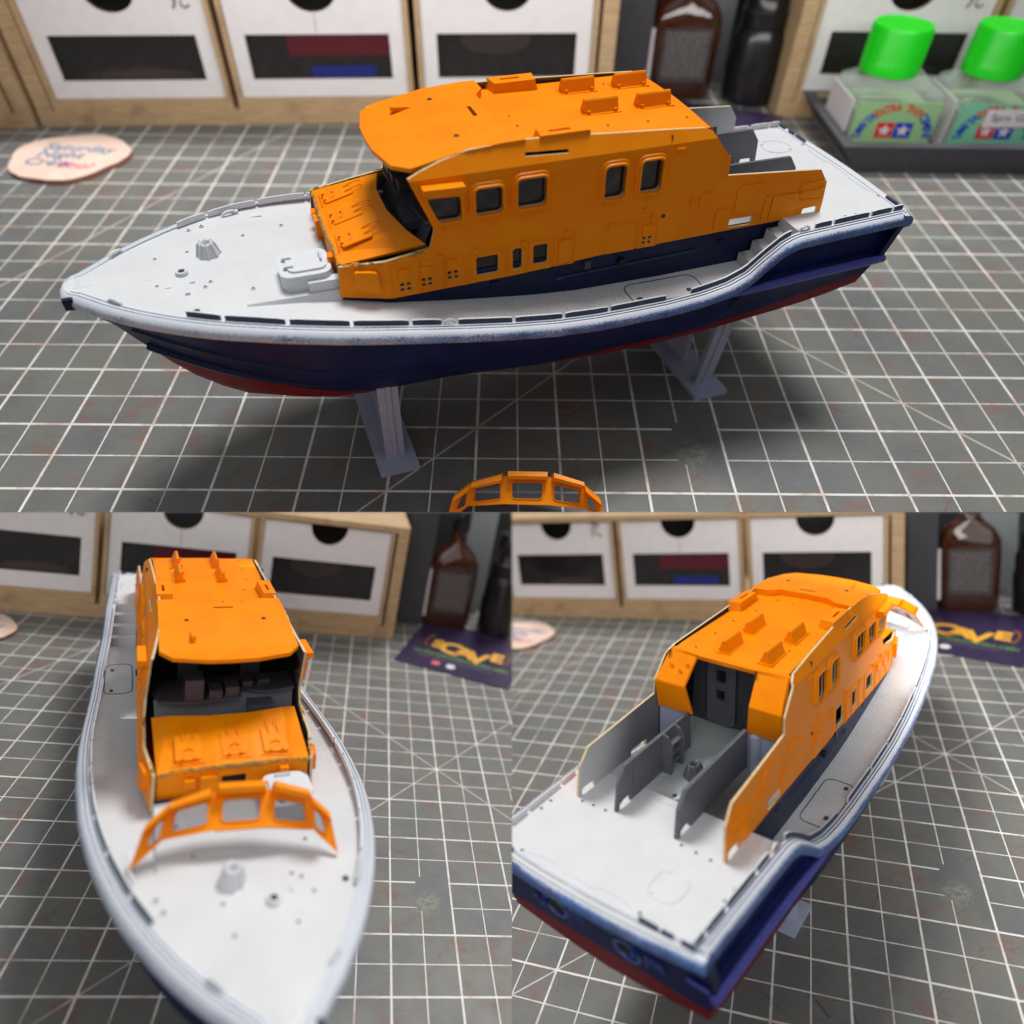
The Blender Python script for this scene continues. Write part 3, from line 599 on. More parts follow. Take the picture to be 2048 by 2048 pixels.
    outer = TOP+[(11.52, 2.01), (11.18, 1.12), (11.20, 1.02), (11.30, 0.70), (12.25, 0.56), (13.12, 0.50), (13.20, -0.22), (12.15, -0.34), (9.5, -0.30), (7.4, -0.17), (5.1, -0.13), (2.45, -0.06), (2.42, 0.14), (2.10, 0.16), (2.03, 0.12), (2.02, -0.02), (1.92, -0.02), (1.93, 0.3), (1.97, 0.76), (2.22, 1.10), (4.62, 1.29), (4.63, 1.66)]
    W1 = rpoly([(10.62, 1.80), (11.30, 1.84), (11.08, 1.28), (10.62, 1.28)], 0.09)
    wins = [W1, rrect(9.77, 10.33, 1.30, 1.88, 0.09), rrect(8.85, 9.46, 1.31, 1.95, 0.09), rrect(7.11, 7.58, 1.20, 1.94, 0.10), rrect(6.28, 6.77, 1.22, 1.95, 0.10)]
    low = [rrect(9.87, 10.35, -0.15, 0.30, 0.05), rrect(9.34, 9.55, -0.16, 0.36, 0.07), rrect(8.76, 9.09, -0.12, 0.36, 0.05)]
    vents = []
    for vx, vz in ((6.41, 0.0), (11.87, -0.11), (11.42, -0.08), (10.86, -0.02)):
        for i in (0, 1):
            for j in (0, 1): vents.append(rrect(vx-0.115+i*0.14, vx-0.025+i*0.14, vz-0.10+j*0.12, vz-0.02+j*0.12, 0.02, 2))
    slot = [(8.35, 2.30), (9.25, 2.34), (9.25, 2.41), (8.35, 2.37)]; notch = rrect(3.76, 4.36, -0.04, 0.17, 0.03, 2)
    for s in (1, -1):
        fn = lambda a, b_, d, s=s: Vector((a, s*(wy(a, b_)-d), b_))
        bm = B(); ss = wins+(low if s > 0 else [low[0], low[2], rrect(7.6, 8.1, -0.1, 0.40, 0.05)])+vents+[slot, notch]
        plate(bm, outer, ss, fn, 0.06, 0, 1, 2, [((12.2, 0, 0), (1, 0, 0)), ((0, 2.2, 0), (0, 1, 0)), ((4.6, 0, 0), (1, 0, 0))])
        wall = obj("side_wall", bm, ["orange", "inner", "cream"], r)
        for i, wn in enumerate(wins):
            bm = B(); ring(bm, wn, 0.13, fn, 0.085); ring(bm, [(p[0], p[1]) for p in wn], 0.035, lambda a, b_, d: fn(a, b_, d+0.02), 0.03, 1); fr = obj("window_frame", bm, ["orange", "white"], wall, True)
            bm = B(); plate(bm, wn, [], lambda a, b_, d: fn(a, b_, d+0.06), 0.01); obj("window_pane", bm, "pane", wall)
        for i, wn in enumerate(low if s > 0 else [low[0], low[2]]):
            bm = B(); plate(bm, wn, [], lambda a, b_, d: fn(a, b_, d+0.085), 0.01); obj("window_pane", bm, "smoke", wall)
        # eyebrow over the front side window, raised panels, locker lids, vents, lugs
        bm = B(); E_ = [(10.56, 1.93), (11.38, 1.96), (11.38, 2.10), (10.56, 2.07)]
        plate(bm, E_, [], lambda a, b_, d: fn(a, b_, d-0.24), 0.26); bevel(bm, 0.03, 2, 40); obj("eyebrow", bm, "orange", wall, True)
        def lid(pts, h=0.015, name="panel", mat="orange", bw=0.006):
            bm = B(); plate(bm, pts, [], lambda a, b_, d: fn(a, b_, d-h), h+0.03); bevel(bm, bw, 1, 50); obj(name, bm, mat, wall)
        lid(rpoly([(12.40, -0.16), (12.86, 0.0), (12.86, 0.42), (12.40, 0.38)], 0.09), 0.11, "locker", "orange", 0.03)
        for rx0, rx1, rz0, rz1 in ((11.58, 12.16, -0.30, 0.44), (11.07, 11.54, -0.29, 0.46), (10.60, 11.03, -0.28, 0.46)):
            outl = rrect(rx0, rx1, rz0, rz1, 0.02, 1); q = [fn(a, b_, -0.002) for a, b_ in outl]
            bm = B(); tube(bm, q+[q[0]], 0.019, 4); obj("panel_seam", bm, "orange", wall)
        for rx0, rx1, rz0, rz1 in ((9.72, 10.50, -0.27, 0.46), (9.24, 9.66, -0.27, 0.46), (8.68, 9.19, -0.25, 0.50), (8.15, 8.62, -0.24, 0.52), (6.70, 7.42, -0.16, 0.55), (6.18, 6.66, -0.16, 0.56)):
            q = [fn(a, b_, -0.002) for a, b_ in rrect(rx0, rx1, rz0, rz1, 0.02, 1)]; bm = B(); tube(bm, q+[q[0]], 0.019, 4); obj("panel_seam", bm, "orange", wall)
        for rx0, rx1, rz0, rz1 in ((11.78, 12.0, 0.05, 0.32), (11.30, 11.55, 0.06, 0.30), (10.74, 10.98, 0.12, 0.36), (8.25, 8.52, -0.18, 0.38), (6.28, 6.56, 0.15, 0.40)):
            lid(rrect(rx0, rx1, rz0, rz1, 0.03, 2), 0.04, "locker_lid", "orange", 0.012)
        for rx0, rx1, rz0, rz1, rr in ((3.56, 4.30, 0.28, 0.98, 0.12), (4.38, 4.76, -0.04, 0.46, 0.02), (4.85, 5.24, 0.58, 0.96, 0.12), (3.38, 3.54, 0.0, 0.62, 0.02), (2.66, 3.34, 0.0, 0.60, 0.05)):
            lid(rrect(rx0, rx1, rz0, rz1, rr, 3), 0.035, "locker_lid", "orange", 0.012)
        for vx, vz in ((11.1, 0.47), (10.35, 0.48), (9.30, 0.46), (8.35, 0.54), (6.35, 0.60), (7.35, 0.52), (5.42, 0.78), (6.55, 0.78), (5.84, 2.06), (5.94, 2.06)):
            bm = B(); pts = rrect(vx-0.05, vx+0.05, vz-0.04, vz+0.05, 0.01, 1); plate(bm, pts, [], lambda a, b_, d: fn(a, b_, d-0.05), 0.06); obj("lug", bm, "orange", wall)
        bm = B(); lathe(bm, [(0.05, 0), (0.045, 0.01)], (0, 0, 0), 12, Matrix.Translation((6.08, s*(wy(6.08, 0.55)+0.001), 0.55)) @ Matrix.Rotation(-s*PI/2, 4, 'X')); obj("screw_hole", bm, "hole", wall)
        # melted repair near the tip of the wing
        bm = B()
        for x0, z0, x1, z1 in ((2.05, 0.83, 2.62, 0.80), (2.02, 0.36, 2.62, 0.38), (2.62, 0.38, 2.66, 0.78), (2.02, 0.6, 2.6, 0.6)):
            n = 9; tube(bm, [fn(x0+(x1-x0)*i/n+random.uniform(-.015, .015), z0+(z1-z0)*i/n+random.uniform(-.03, .03), -0.005) for i in range(n+1)], [random.uniform(0.012, 0.035) for i in range(n+1)], 6)
        obj("repair_bead", bm, "orange", wall, True)
        # ragged filler along the front seams
        for tag_, pts in (("filler_seam", [(11.32, 0.72), (11.7, 0.62), (12.25, 0.53), (12.7, 0.51), (13.1, 0.52)]),):
            bm = B(); q = []
            for (x0, z0), (x1, z1) in zip(pts[:-1], pts[1:]):
                for i in range(6): q.append(fn(x0+(x1-x0)*i/6, z0+(z1-z0)*i/6+random.uniform(-.02, .015), 0.03+random.uniform(-.02, .03)))
            tube(bm, q, [random.uniform(0.018, 0.045) for _ in q], 6); obj(tag_, bm, "filler", wall, True)
    # ---- roof
    def zr(x): return interp([(5.0, 2.33), (5.5, 2.38), (7.5, 2.41), (9.5, 2.46)], x)
    bm = B(); pts = [(5.10, 1.70), (5.06, 0.0), (5.10, -1.70), (9.5, -1.62), (9.5, 1.62)]
    plate(bm, pts, [], lambda a, b_, d: Vector((a, b_*(1 if a > 9 else 0.93), zr(a)+0.03*(1-(b_/1.7)**2)-d)), 0.10, 0, 1, 0, [((x, 0, 0), (1, 0, 0)) for x in (5.5, 6.5, 7.5, 8.5)]+[((0, y, 0), (0, 1, 0)) for y in (-1, 0, 1)])
    roof = obj("roof", bm, ["orange", "dgrey"], r)
    def z2(x): return interp([(9.0, 2.64), (9.6, 2.63), (10.4, 2.575), (11.5, 2.36), (12.1, 2.32)], x)
    out = [(9.20, 1.60), (9.20, 1.08), (9.42, 0.78), (9.46, 0.0), (9.42, -0.78), (9.20, -1.08), (9.20, -1.60), (10.0, -1.60), (10.9, -1.62), (11.48, -1.62), (11.80, -1.34), (11.98, -0.56), (12.0, 0), (11.98, 0.56), (11.80, 1.34), (11.48, 1.62), (10.9, 1.60), (10.0, 1.60)]
    bm = B(); plate(bm, out, [[(9.72, 0.26), (9.80, 0.26), (9.80, -0.24), (9.72, -0.24)]], lambda a, b_, d: Vector((a, b_, z2(a)+0.02*(1-(b_/1.6)**2)-d*(1 if a > 9.7 else 2.2))), 0.085, 0, 1, 0, [((x, 0, 0), (1, 0, 0)) for x in (9.6, 10.4, 11.0, 11.5)]+[((0, y, 0), (0, 1, 0)) for y in (-1, 0, 1)])
    obj("roof_front", bm, ["orange", "dgrey"], roof)
    for x, y in ((10.38, 0.95), (10.38, -0.95)): 
        bm = B(); bm.faces.new([bm.verts.new((x+0.055*math.cos(2*PI*i/14), y+0.055*math.sin(2*PI*i/14), z2(x)+0.022)) for i in range(14)]); obj("roof_hole", bm, "hole", roof)
    for x, y in ((9.0, 0.11), (9.01, 0.62), (8.1, 0.82), (7.2, 1.04), (6.3, 1.06), (5.4, 1.08), (5.4, -1.08), (6.3, -1.1), (7.2, -1.06)):
        bm = B(); bm.faces.new([bm.verts.new((x+0.026*math.cos(2*PI*i/8), y+0.026*math.sin(2*PI*i/8), zr(x)+0.036)) for i in range(8)]); obj("roof_hole", bm, "hole", roof)
    bm = B(); Mx = Matrix.Translation((10.95, -0.87, z2(10.95))) @ Matrix.Rotation(0.06, 4, 'Z')
    v = [Mx @ Vector(q) for q in ((0.30, -0.05, 0), (0.30, 0.05, 0), (0.30, 0.05, 0.10), (0.30, -0.05, 0.10), (-0.32, -0.02, 0), (-0.32, 0.02, 0), (-0.32, 0.02, 0.02), (-0.32, -0.02, 0.02))]
    v = [bm.verts.new(q) for q in v]
    for q in ((0, 1, 2, 3), (4, 7, 6, 5), (0, 3, 7, 4), (1, 5, 6, 2), (3, 2, 6, 7), (0, 4, 5, 1)): bm.faces.new([v[i] for i in q])
    obj("roof_wedge", bm, "orange", roof)
    for cx, cy in ((7.08, -0.90), (5.78, -0.90), (6.62, 0.30), (5.80, 0.28)):
        cx = {7.08: 7.05, 6.62: 7.05}.get(cx, cx)
        bm = B(); z0 = zr(cx)+0.02; l, wd, h = 0.38, 0.15, 0.30
        pr = [(-wd, 0), (wd*0.9, 0), (wd*0.35, h*0.9), (wd*0.2, h), (-wd*0.1, h), (-wd*0.3, h*0.9)]
        ra = [bm.verts.new((cx-l, cy+a, z0+b_)) for a, b_ in pr]; rb = [bm.verts.new((cx+l, cy+a*1.0, z0+b_)) for a, b_ in pr]
        for i in range(6): bm.faces.new((ra[i], ra[(i+1) % 6], rb[(i+1) % 6], rb[i]))
        bm.faces.new(ra[::-1]); bm.faces.new(rb); bevel(bm, 0.02, 2, 60)
        box(bm, cx-l-0.05, cx+l+0.05, cy-wd-0.05, cy+wd+0.04, z0-0.02, z0+0.02)
        box(bm, cx-l+0.04, cx-l+0.11, cy+wd*0.5, cy+wd+0.01, z0+0.03, z0+0.09); box(bm, cx+l-0.11, cx+l-0.04, cy+wd*0.5, cy+wd+0.01, z0+0.03, z0+0.09)
        obj("roof_fin", bm, "orange", roof)
    for s, y0, y1 in ((1, 1.24, 1.60), (-1, 1.20, 1.60)):
        bm = B(); ho = [(8.22, s*1.42-0.035), (8.66, s*1.42-0.035), (8.66, s*1.42+0.035), (8.22, s*1.42+0.035)]
        plate(bm, [(7.92, s*y0+0.0), (8.86, s*(y0+0.0)), (8.90, s*y1), (7.86, s*y1)], [ho], lambda a, b_, d: Vector((a+(0.06 if a > 8.5 else -0.06)*d/0.25*(0 if 8 < a < 8.8 else 1), b_-s*0.04*d/0.25, 2.66-d)), 0.25)
        obj("roof_locker", bm, "orange", roof)
    # white cracked edge along the roof seam
    for s in (1, -1):
        bm = B(); q = [(x, s*(1.60+random.uniform(-.008, .008)), interp(TOP, x)+0.0+random.uniform(-.01, .01)) for x in [9.9+0.12*i for i in range(14)]]
        tube(bm, q, [random.uniform(0.008, 0.02) for _ in q], 5); obj("filler_seam", bm, "cream", roof, True)
    # ---- rear of the cabin: two canted panels and a lintel
    def rear(y0, y1, s):
        bm = B(); top = [(5.12, 2.36), (4.62, 1.68), (4.80, 0.90)]
        yy = {2.36: (0.82, 1.62), 1.68: (0.90, 1.76), 0.90: (0.78, 1.78)}
        P = [[Vector((x, s*yy[z][0], z)), Vector((x, s*yy[z][1], z))] for x, z in top]
        inn = [[p+Vector((0.10, 0, -0.02)) for p in q] for q in P]
        for a, b_ in zip(P[:-1], P[1:]): face(bm, [a[0], a[1], b_[1], b_[0]])
        for a, b_ in zip(inn[:-1], inn[1:]): face(bm, [a[0], b_[0], b_[1], a[1]])
        for e in (0, 1):
            for i in range(2): face(bm, [P[i][e], P[i+1][e], inn[i+1][e], inn[i][e]])
        face(bm, [P[2][0], P[2][1], inn[2][1], inn[2][0]]); face(bm, [P[0][0], P[0][1], inn[0][1], inn[0][0]])
        bmesh.ops.remove_doubles(bm, verts=bm.verts, dist=1e-4); bevel(bm, 0.03, 2, 20); return obj("rear_panel", bm, "orange", r, True)
    for s in (1, -1):
        rp = rear(0, 0, s)
        if s > 0:
            for y, z in ((1.45, 2.05), (1.15, 1.98), (1.0, 2.12)):
                bm = B(); x = 5.12-0.5*(2.36-z)/0.68; tube(bm, [(x-0.03+0.035*math.cos(a)*0, y+0.035*math.cos(a), z+0.05*math.sin(a)) for a in [2*PI*i/10 for i in range(11)]], 0.014, 5)
                obj("cable_eye", bm, "orange", rp, True)
    bm = B(); face(bm, [(5.12, -0.86, 2.36), (5.12, 0.86, 2.36), (5.06, 0.84, 2.29), (5.06, -0.84, 2.29)]); bmesh.ops.solidify(bm, geom=bm.faces[:], thickness=0.08); obj("lintel", bm, "orange", r)
    # ---- aft well: inner bulkheads, ladder, floor void, door
    bulk = [(1.96, -0.02), (2.06, -0.02), (2.08, 0.12), (2.2, 0.17), (2.44, 0.17), (2.46, 0.0), (4.86, 0.0), (4.80, 0.98), (2.26, 0.95), (2.03, 0.63)]
    for s, y in ((1, 0.90), (-1, -0.80)):
        bm = B(); plate(bm, bulk, [], lambda a, b_, d, s=s, y=y: Vector((a, y-s*d, b_)), 0.07 if s > 0 else 0.10); bk = obj("inner_bulkhead", bm, "grey", r)
        if s > 0:
            bm = B()
            q = [(a, y-0.075, b_) for a, b_ in rrect(2.55, 3.25, 0.08, 0.90, 0.1)]; tube(bm, q+[q[0]], 0.012, 5)
            box(bm, 2.78, 2.92, y-0.11, y-0.07, 0.14, 0.30); obj("locker_seam", bm, "grey", bk)
            bm = B()
            for x in (3.70, 4.18): 
                plate(bm, [(0.0, 0.0), (0.26, 0.0), (0.28, 0.70), (0.16, 0.92), (0.0, 0.98)], [], lambda a, b_, d, x=x: Vector((x-d, y-0.07-a, b_)), 0.06)
            for z in (0.22, 0.45, 0.68): box(bm, 3.68, 4.14, y-0.30, y-0.07, z, z+0.05)
            obj("ladder", bm, "grey", bk)
    bm = B()
    for s, y in ((1, 1.62), (-1, -0.85)): face(bm, [(4.96, y, 0.0), (6.1, y, 0.0), (6.1, y, 2.36), (5.0, y, 2.36), (4.85, y, 1.6)])
    face(bm, [(6.1, -1.8, 0), (6.1, 1.8, 0), (6.1, 1.8, 2.38), (6.1, -1.8, 2.38)]); obj("cabin_lining", bm, "dgrey", r)
    bm = B(); ho = [rrect(0.50, 0.80, 1.28, 1.62, 0.03, 2), rrect(0.52, 0.78, 0.78, 1.06, 0.03, 2)]
    plate(bm, rrect(0.22, 1.08, 0.08, 1.88, 0.16, 4), ho, lambda a, b_, d: Vector((5.98+d, a, b_)), 0.10)
    for hq in ho: ring(bm, hq, 0.07, lambda a, b_, d: Vector((5.98+d, a, b_)), 0.03)
    cdoor = obj("cabin_door", bm, "doorgrey", r)
    bm = B(); face(bm, [(6.07, 0.42, 0.7), (6.07, 0.9, 0.7), (6.07, 0.9, 1.7), (6.07, 0.42, 1.7)]); obj("door_window", bm, "black", cdoor)
    bm = B(); lathe(bm, [(0.2, 0), (0.2, 0.85), (0.16, 0.9), (0.14, 0.97), (0.0, 0.97)], (4.95, -0.98, 0), 20); obj("tank", bm, "lilac", r, True)
    for y0, y1 in ((-1.80, -1.16), (0.95, 1.80)):
        bm = B(); box(bm, 4.86, 4.95, y0, y1, 0, 0.95); obj("locker_front", bm, "lilac", r)
    # ---- bonnet, front wall, wheelhouse inside
    R_ = {}
    bm = B(); pv = [(11.33, 1.70, 0.70), (11.62, 1.33, 0.88), (11.82, 0.48, 0.93), (11.82, -0.48, 0.93), (11.62, -1.33, 0.88), (11.33, -1.70, 0.70)]
    fv = [(13.10, 1.63, 0.50), (13.06, 1.15, 0.53), (13.12, 0.4, 0.57), (13.12, -0.4, 0.57), (13.06, -1.15, 0.53), (13.10, -1.63, 0.50)]
    for i in range(5):
        face(bm, [pv[i], pv[i+1], fv[i+1], fv[i]])
    bmesh.ops.remove_doubles(bm, verts=bm.verts, dist=1e-4)
    bmesh.ops.solidify(bm, geom=bm.faces[:], thickness=0.07); bonnet = obj("bonnet", bm, "orange", r)
    def bz(x, y): return interp([(11.3, 0.955), (11.8, 0.93), (13.12, 0.565)], x)-0.02*abs(y)
    for cy in (-0.98, 0.0, 0.92):
        bfn = lambda a, b_, d, cy=cy: Vector((a, cy+b_, bz(a, cy+b_)+0.022-d))
        bm = B(); plate(bm, rrect(12.28, 12.92, -0.28, 0.28, 0.06, 3), [], lambda a, b_, d: bfn(a, b_, d-0.012), 0.04); bevel(bm, 0.01, 1, 50)
        for yy in (-0.11, 0.11): tube(bm, [bfn(12.05, yy, 0.0), bfn(12.12, yy, -0.045), bfn(12.3, yy, -0.05), bfn(12.45, yy, -0.02)], 0.014, 5)
        for yy in (-0.13, 0.13): box(bm, 12.88, 12.94, cy+yy-0.03, cy+yy+0.03, bz(12.9, cy)+0.02, bz(12.9, cy)+0.07)
        tube(bm, [bfn(13.0, 0.34, 0.0), bfn(12.97, -0.34, 0.0)], 0.011, 5)
        hb = obj("bonnet_hatch", bm, "orange", bonnet)
        bm = B(); plate(bm, [(12.74, -0.13), (12.80, -0.12), (12.80, 0.12), (12.74, 0.13), (12.69, 0.08), (12.69, -0.08)], [], lambda a, b_, d: bfn(a, b_, d-0.018), 0.02); tube(bm, [bfn(12.72, -0.12, -0.02), bfn(12.68, 0, -0.06), bfn(12.72, 0.12, -0.02)], 0.015, 5); obj("hatch_grip", bm, "orange", bonnet, label="hatch grip")
    bm = B(); q = []
    for (x0, y0, z0), (x1, y1, z1) in zip(fv[:-1], fv[1:]):
        for i in range(9): q.append((x0+(x1-x0)*i/9+random.uniform(-.01, .03), y0+(y1-y0)*i/9, z0+(z1-z0)*i/9-0.02+random.uniform(-.03, .015)))
    tube(bm, q, [random.uniform(0.02, 0.05) for _ in q], 6); obj("filler_seam", bm, "filler", bonnet, True)
    bm = B(); fp = [(-1.62, -0.25), (1.62, -0.25), (1.62, 0.49), (0.5, 0.54), (-0.5, 0.54), (-1.62, 0.49)]
    plate(bm, fp, [rrect(-0.30, 0.22, -0.02, 0.34, 0.03, 2)], lambda a, b_, d: Vector((13.16-0.04*abs(a)-d, a, b_)), 0.06); fw = obj("front_wall", bm, "orange", r)
    for y0, y1, z0, z1 in ((-0.75, -0.40, -0.2, 0.40), (-1.08, -0.86, 0.2, 0.36), (0.95, 1.15, 0.28, 0.42)):
        bm = B(); box(bm, 13.10, 13.24, y0, y1, z0, z1); bevel(bm, 0.015, 1, 40); obj("front_box", bm, "orange", fw)
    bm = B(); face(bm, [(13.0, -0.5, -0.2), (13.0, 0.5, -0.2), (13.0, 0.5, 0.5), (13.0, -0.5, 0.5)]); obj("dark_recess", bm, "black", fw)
    # wheelhouse console
    bm = B(); sh = [(10.9, 1.72), (11.30, 1.66), (11.38, 0.95), (11.18, 0.35), (11.52, 0.30), (11.56, -0.9), (11.40, -1.55), (10.9, -1.72), (10.5, -1.72), (10.5, 1.72)]
    plate(bm, sh, [], lambda a, b_, d: Vector((a, b_, 1.16+0.05*b_/1.7-d)), 0.06); con = obj("console", bm, "brownish", r)
    bm = B(); 
    for x0, x1, y0, y1, z0, z1 in ((11.0, 11.50, -1.0, -0.58, 1.1, 1.62), (11.1, 11.5, -0.44, -0.14, 1.1, 1.34), (11.1, 11.46, -0.06, 0.26, 1.1, 1.38), (10.8, 11.1, 0.4, 0.65, 1.1, 1.3), (10.75, 11.0, 0.8, 1.1, 1.1, 1.28)):
        box(bm, x0, x1, y0, y1, z0, z1)
    bevel(bm, 0.03, 2, 40); obj("instrument_box", bm, "brownish", con, True)
    bm = B(); face(bm, [(11.15, 1.66, 1.12), (11.15, -1.66, 1.02), (11.5, -1.6, 0.3), (11.5, 1.6, 0.3)]); box(bm, 11.2, 11.6, 0.5, 1.1, 0.72, 0.95); obj("console_front", bm, "dgrey", con)
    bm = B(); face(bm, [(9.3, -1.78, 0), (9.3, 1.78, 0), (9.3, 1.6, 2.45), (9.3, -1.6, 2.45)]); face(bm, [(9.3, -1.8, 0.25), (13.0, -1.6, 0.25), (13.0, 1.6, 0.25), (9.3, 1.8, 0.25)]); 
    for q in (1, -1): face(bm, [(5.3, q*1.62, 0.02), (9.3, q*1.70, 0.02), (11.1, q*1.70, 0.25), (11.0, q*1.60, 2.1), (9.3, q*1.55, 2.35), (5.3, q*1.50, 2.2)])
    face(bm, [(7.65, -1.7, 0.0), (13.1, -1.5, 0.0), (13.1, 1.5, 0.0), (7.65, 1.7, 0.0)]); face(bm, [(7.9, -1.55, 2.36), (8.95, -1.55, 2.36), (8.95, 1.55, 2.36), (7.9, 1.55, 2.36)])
    obj("wheelhouse_shade", bm, "black", r)  # added black sheets, stand in for the shade inside behind the windows
    bm = B()
    for y in (-0.8, 0.8):
        bm = B(); box(bm, 9.9, 10.3, y-0.25, y+0.25, 0.6, 0.75); box(bm, 9.85, 9.95, y-0.25, y+0.25, 0.74, 1.5); box(bm, 10.05, 10.15, y-0.08, y+0.08, 0.25, 0.61)
        bevel(bm, 0.03, 2, 40); obj("seat", bm, "dgrey", r)
    return r

# ------------------------------------------------------------------ loose windscreen part
def build_visor(M, label):
    r = empty("windscreen_part", label, "windscreen", M, "loose orange windscreen parts")
    bot = [(-1.90, 0.0, 0.0), (-1.38, 0.27, 0.34), (-0.48, 0.24, 0.48), (0.48, 0.24, 0.48), (1.38, 0.27, 0.34), (1.90, 0.0, 0.0)]
    top = [(-1.74, 0.36, 0.50), (-1.32, 0.58, 0.76), (-0.52, 0.78, 0.86), (0.52, 0.78, 0.86), (1.32, 0.58, 0.76), (1.74, 0.36, 0.50)]
    frame = None
    for i in range(5):
        a, b_, c, d = (Vector(bot[i]), Vector(bot[i+1]), Vector(top[i+1]), Vector(top[i])); nrm = (b_-a).cross(d-a).normalized()
        if nrm.z < 0: nrm = -nrm
        def fn(u, v, dep, a=a, b_=b_, c=c, d=d, nrm=nrm): return a*(1-u)*(1-v)+b_*u*(1-v)+c*u*v+d*(1-u)*v-nrm*dep
        if i in (0, 4):
            o_ = [(0, 0), (1, 0), (1, 1), (0, 1)]; h = rpoly([(0.40, 0.30), (0.84, 0.16), (0.84, 0.74), (0.56, 0.74)] if i == 0 else [(0.16, 0.16), (0.60, 0.30), (0.44, 0.74), (0.16, 0.74)], 0.10)
        else: o_ = [(0, 0), (1, 0), (1, 1), (0, 1)]; h = rrect(0.15, 0.85, 0.20, 0.78, 0.09, 4)
        bm = B(); plate(bm, o_, [h], fn, 0.08, 0, 1, 0); ring(bm, h, 0.05, fn, 0.03)
        f = obj("screen_panel", bm, ["orange", "inner"], r)
        bm = B(); plate(bm, h, [], lambda u, v, dd: fn(u, v, dd+0.05), 0.02); obj("screen_pane", bm, "clear", f)
        bm = B(); e0, e1 = (0.06, 0.94); q = []
        prof = [(0.86, -0.02), (0.84, -0.24), (0.94, -0.30), (1.12, -0.24), (1.12, 0.05)]
        A_ = [bm.verts.new(fn(e0, v, dd)) for v, dd in prof]; B_ = [bm.verts.new(fn(e1, v, dd)) for v, dd in prof]
        for j in range(5): bm.faces.new((A_[j], A_[(j+1) % 5], B_[(j+1) % 5], B_[j]))
        bm.faces.new(A_[::-1]); bm.faces.new(B_); bevel(bm, 0.02, 2, 30); obj("eyebrow", bm, "orange", f, True)
    return r

# ------------------------------------------------------------------ display stands
def Lp(k, P):       # boat point -> bench point
    R_, T_, S_ = PAN[k]['boat']; return R_ @ Vector((P[0]*S_.x, P[1]*S_.y, P[2]*S_.z))+T_
def ground(k, px, py):     # bench point seen at a picture position of the 2048 px photograph
    d = RA.transposed() @ Vector(((px-1024)/F_PX, (py-1024)/F_PX, 1)); Mi = PAN[k]['M'].inverted(); a = Mi @ CAMLOC; b = Mi @ (CAMLOC+d); t_ = -a.z/(b.z-a.z); return a+(b-a)*t_
def build_stand(k, x, label, hl=2.75, ya=2.15, yb=1.95, end=None):
    R_, T_, S_ = PAN[k]['boat']; S = S_.x; c = Lp(k, (x, 0, -3.4)); yaw = math.atan2(R_[1][0], R_[0][0])
    if end: c = ground(k, *end[:2]) - Matrix.Rotation(yaw, 3, 'Z') @ Vector((0, end[2]*hl*S, 0))
    M = PAN[k]['M'] @ Matrix.Translation((c.x, c.y, 0.0)) @ Matrix.Rotation(yaw, 4, 'Z')
    r = empty("display_stand", label, "display stand", M, "lilac stands under the boats"); Mi = (Matrix.Translation((c.x, c.y, 0)) @ Matrix.Rotation(yaw, 4, 'Z')).inverted()
    bm = B(); box(bm, -0.5*S, 0.5*S, -hl*S, hl*S, 0.0, 0.14*S); bevel(bm, 0.02, 1, 40); obj("base_plate", bm, "lilac", r)
    for s in (1, -1):
        t1 = Mi @ Lp(k, (x, s*yb, -2.62)); b1 = Vector((0, s*ya*S, 0.14*S)); t0 = Vector((0, t1.y, t1.z)); d = (t0-b1)
        bm = B(); n = Vector((0, s, 0))
        for wd, y0, y1 in ((0.24*S, 0.0, 0.10*S), (0.05*S, 0.10*S, 0.15*S), (0.06*S, -0.3*S, 0.0)):
            ps = []
            for base_, zz in ((b1, 0), (t0, 1)):
                for xx, yy in ((-wd, y0), (wd, y0), (wd, y1), (-wd, y1)): ps.append(bm.verts.new(base_+Vector((xx, s*yy, 0))))
            for q in ((0, 1, 2, 3), (4, 5, 6, 7), (0, 1, 5, 4), (1, 2, 6, 5), (2, 3, 7, 6), (3, 0, 4, 7)): bm.faces.new([ps[i] for i in q])
        obj("cradle_arm", bm, "lilac", r)
    t1 = Mi @ Lp(k, (x, 0, -3.42)); bm = B(); box(bm, -0.07*S, 0.07*S, -1.2*S, 1.2*S, 0.14*S, max(0.3, t1.z-0.02)); obj("web", bm, "lilac", r)
    return r

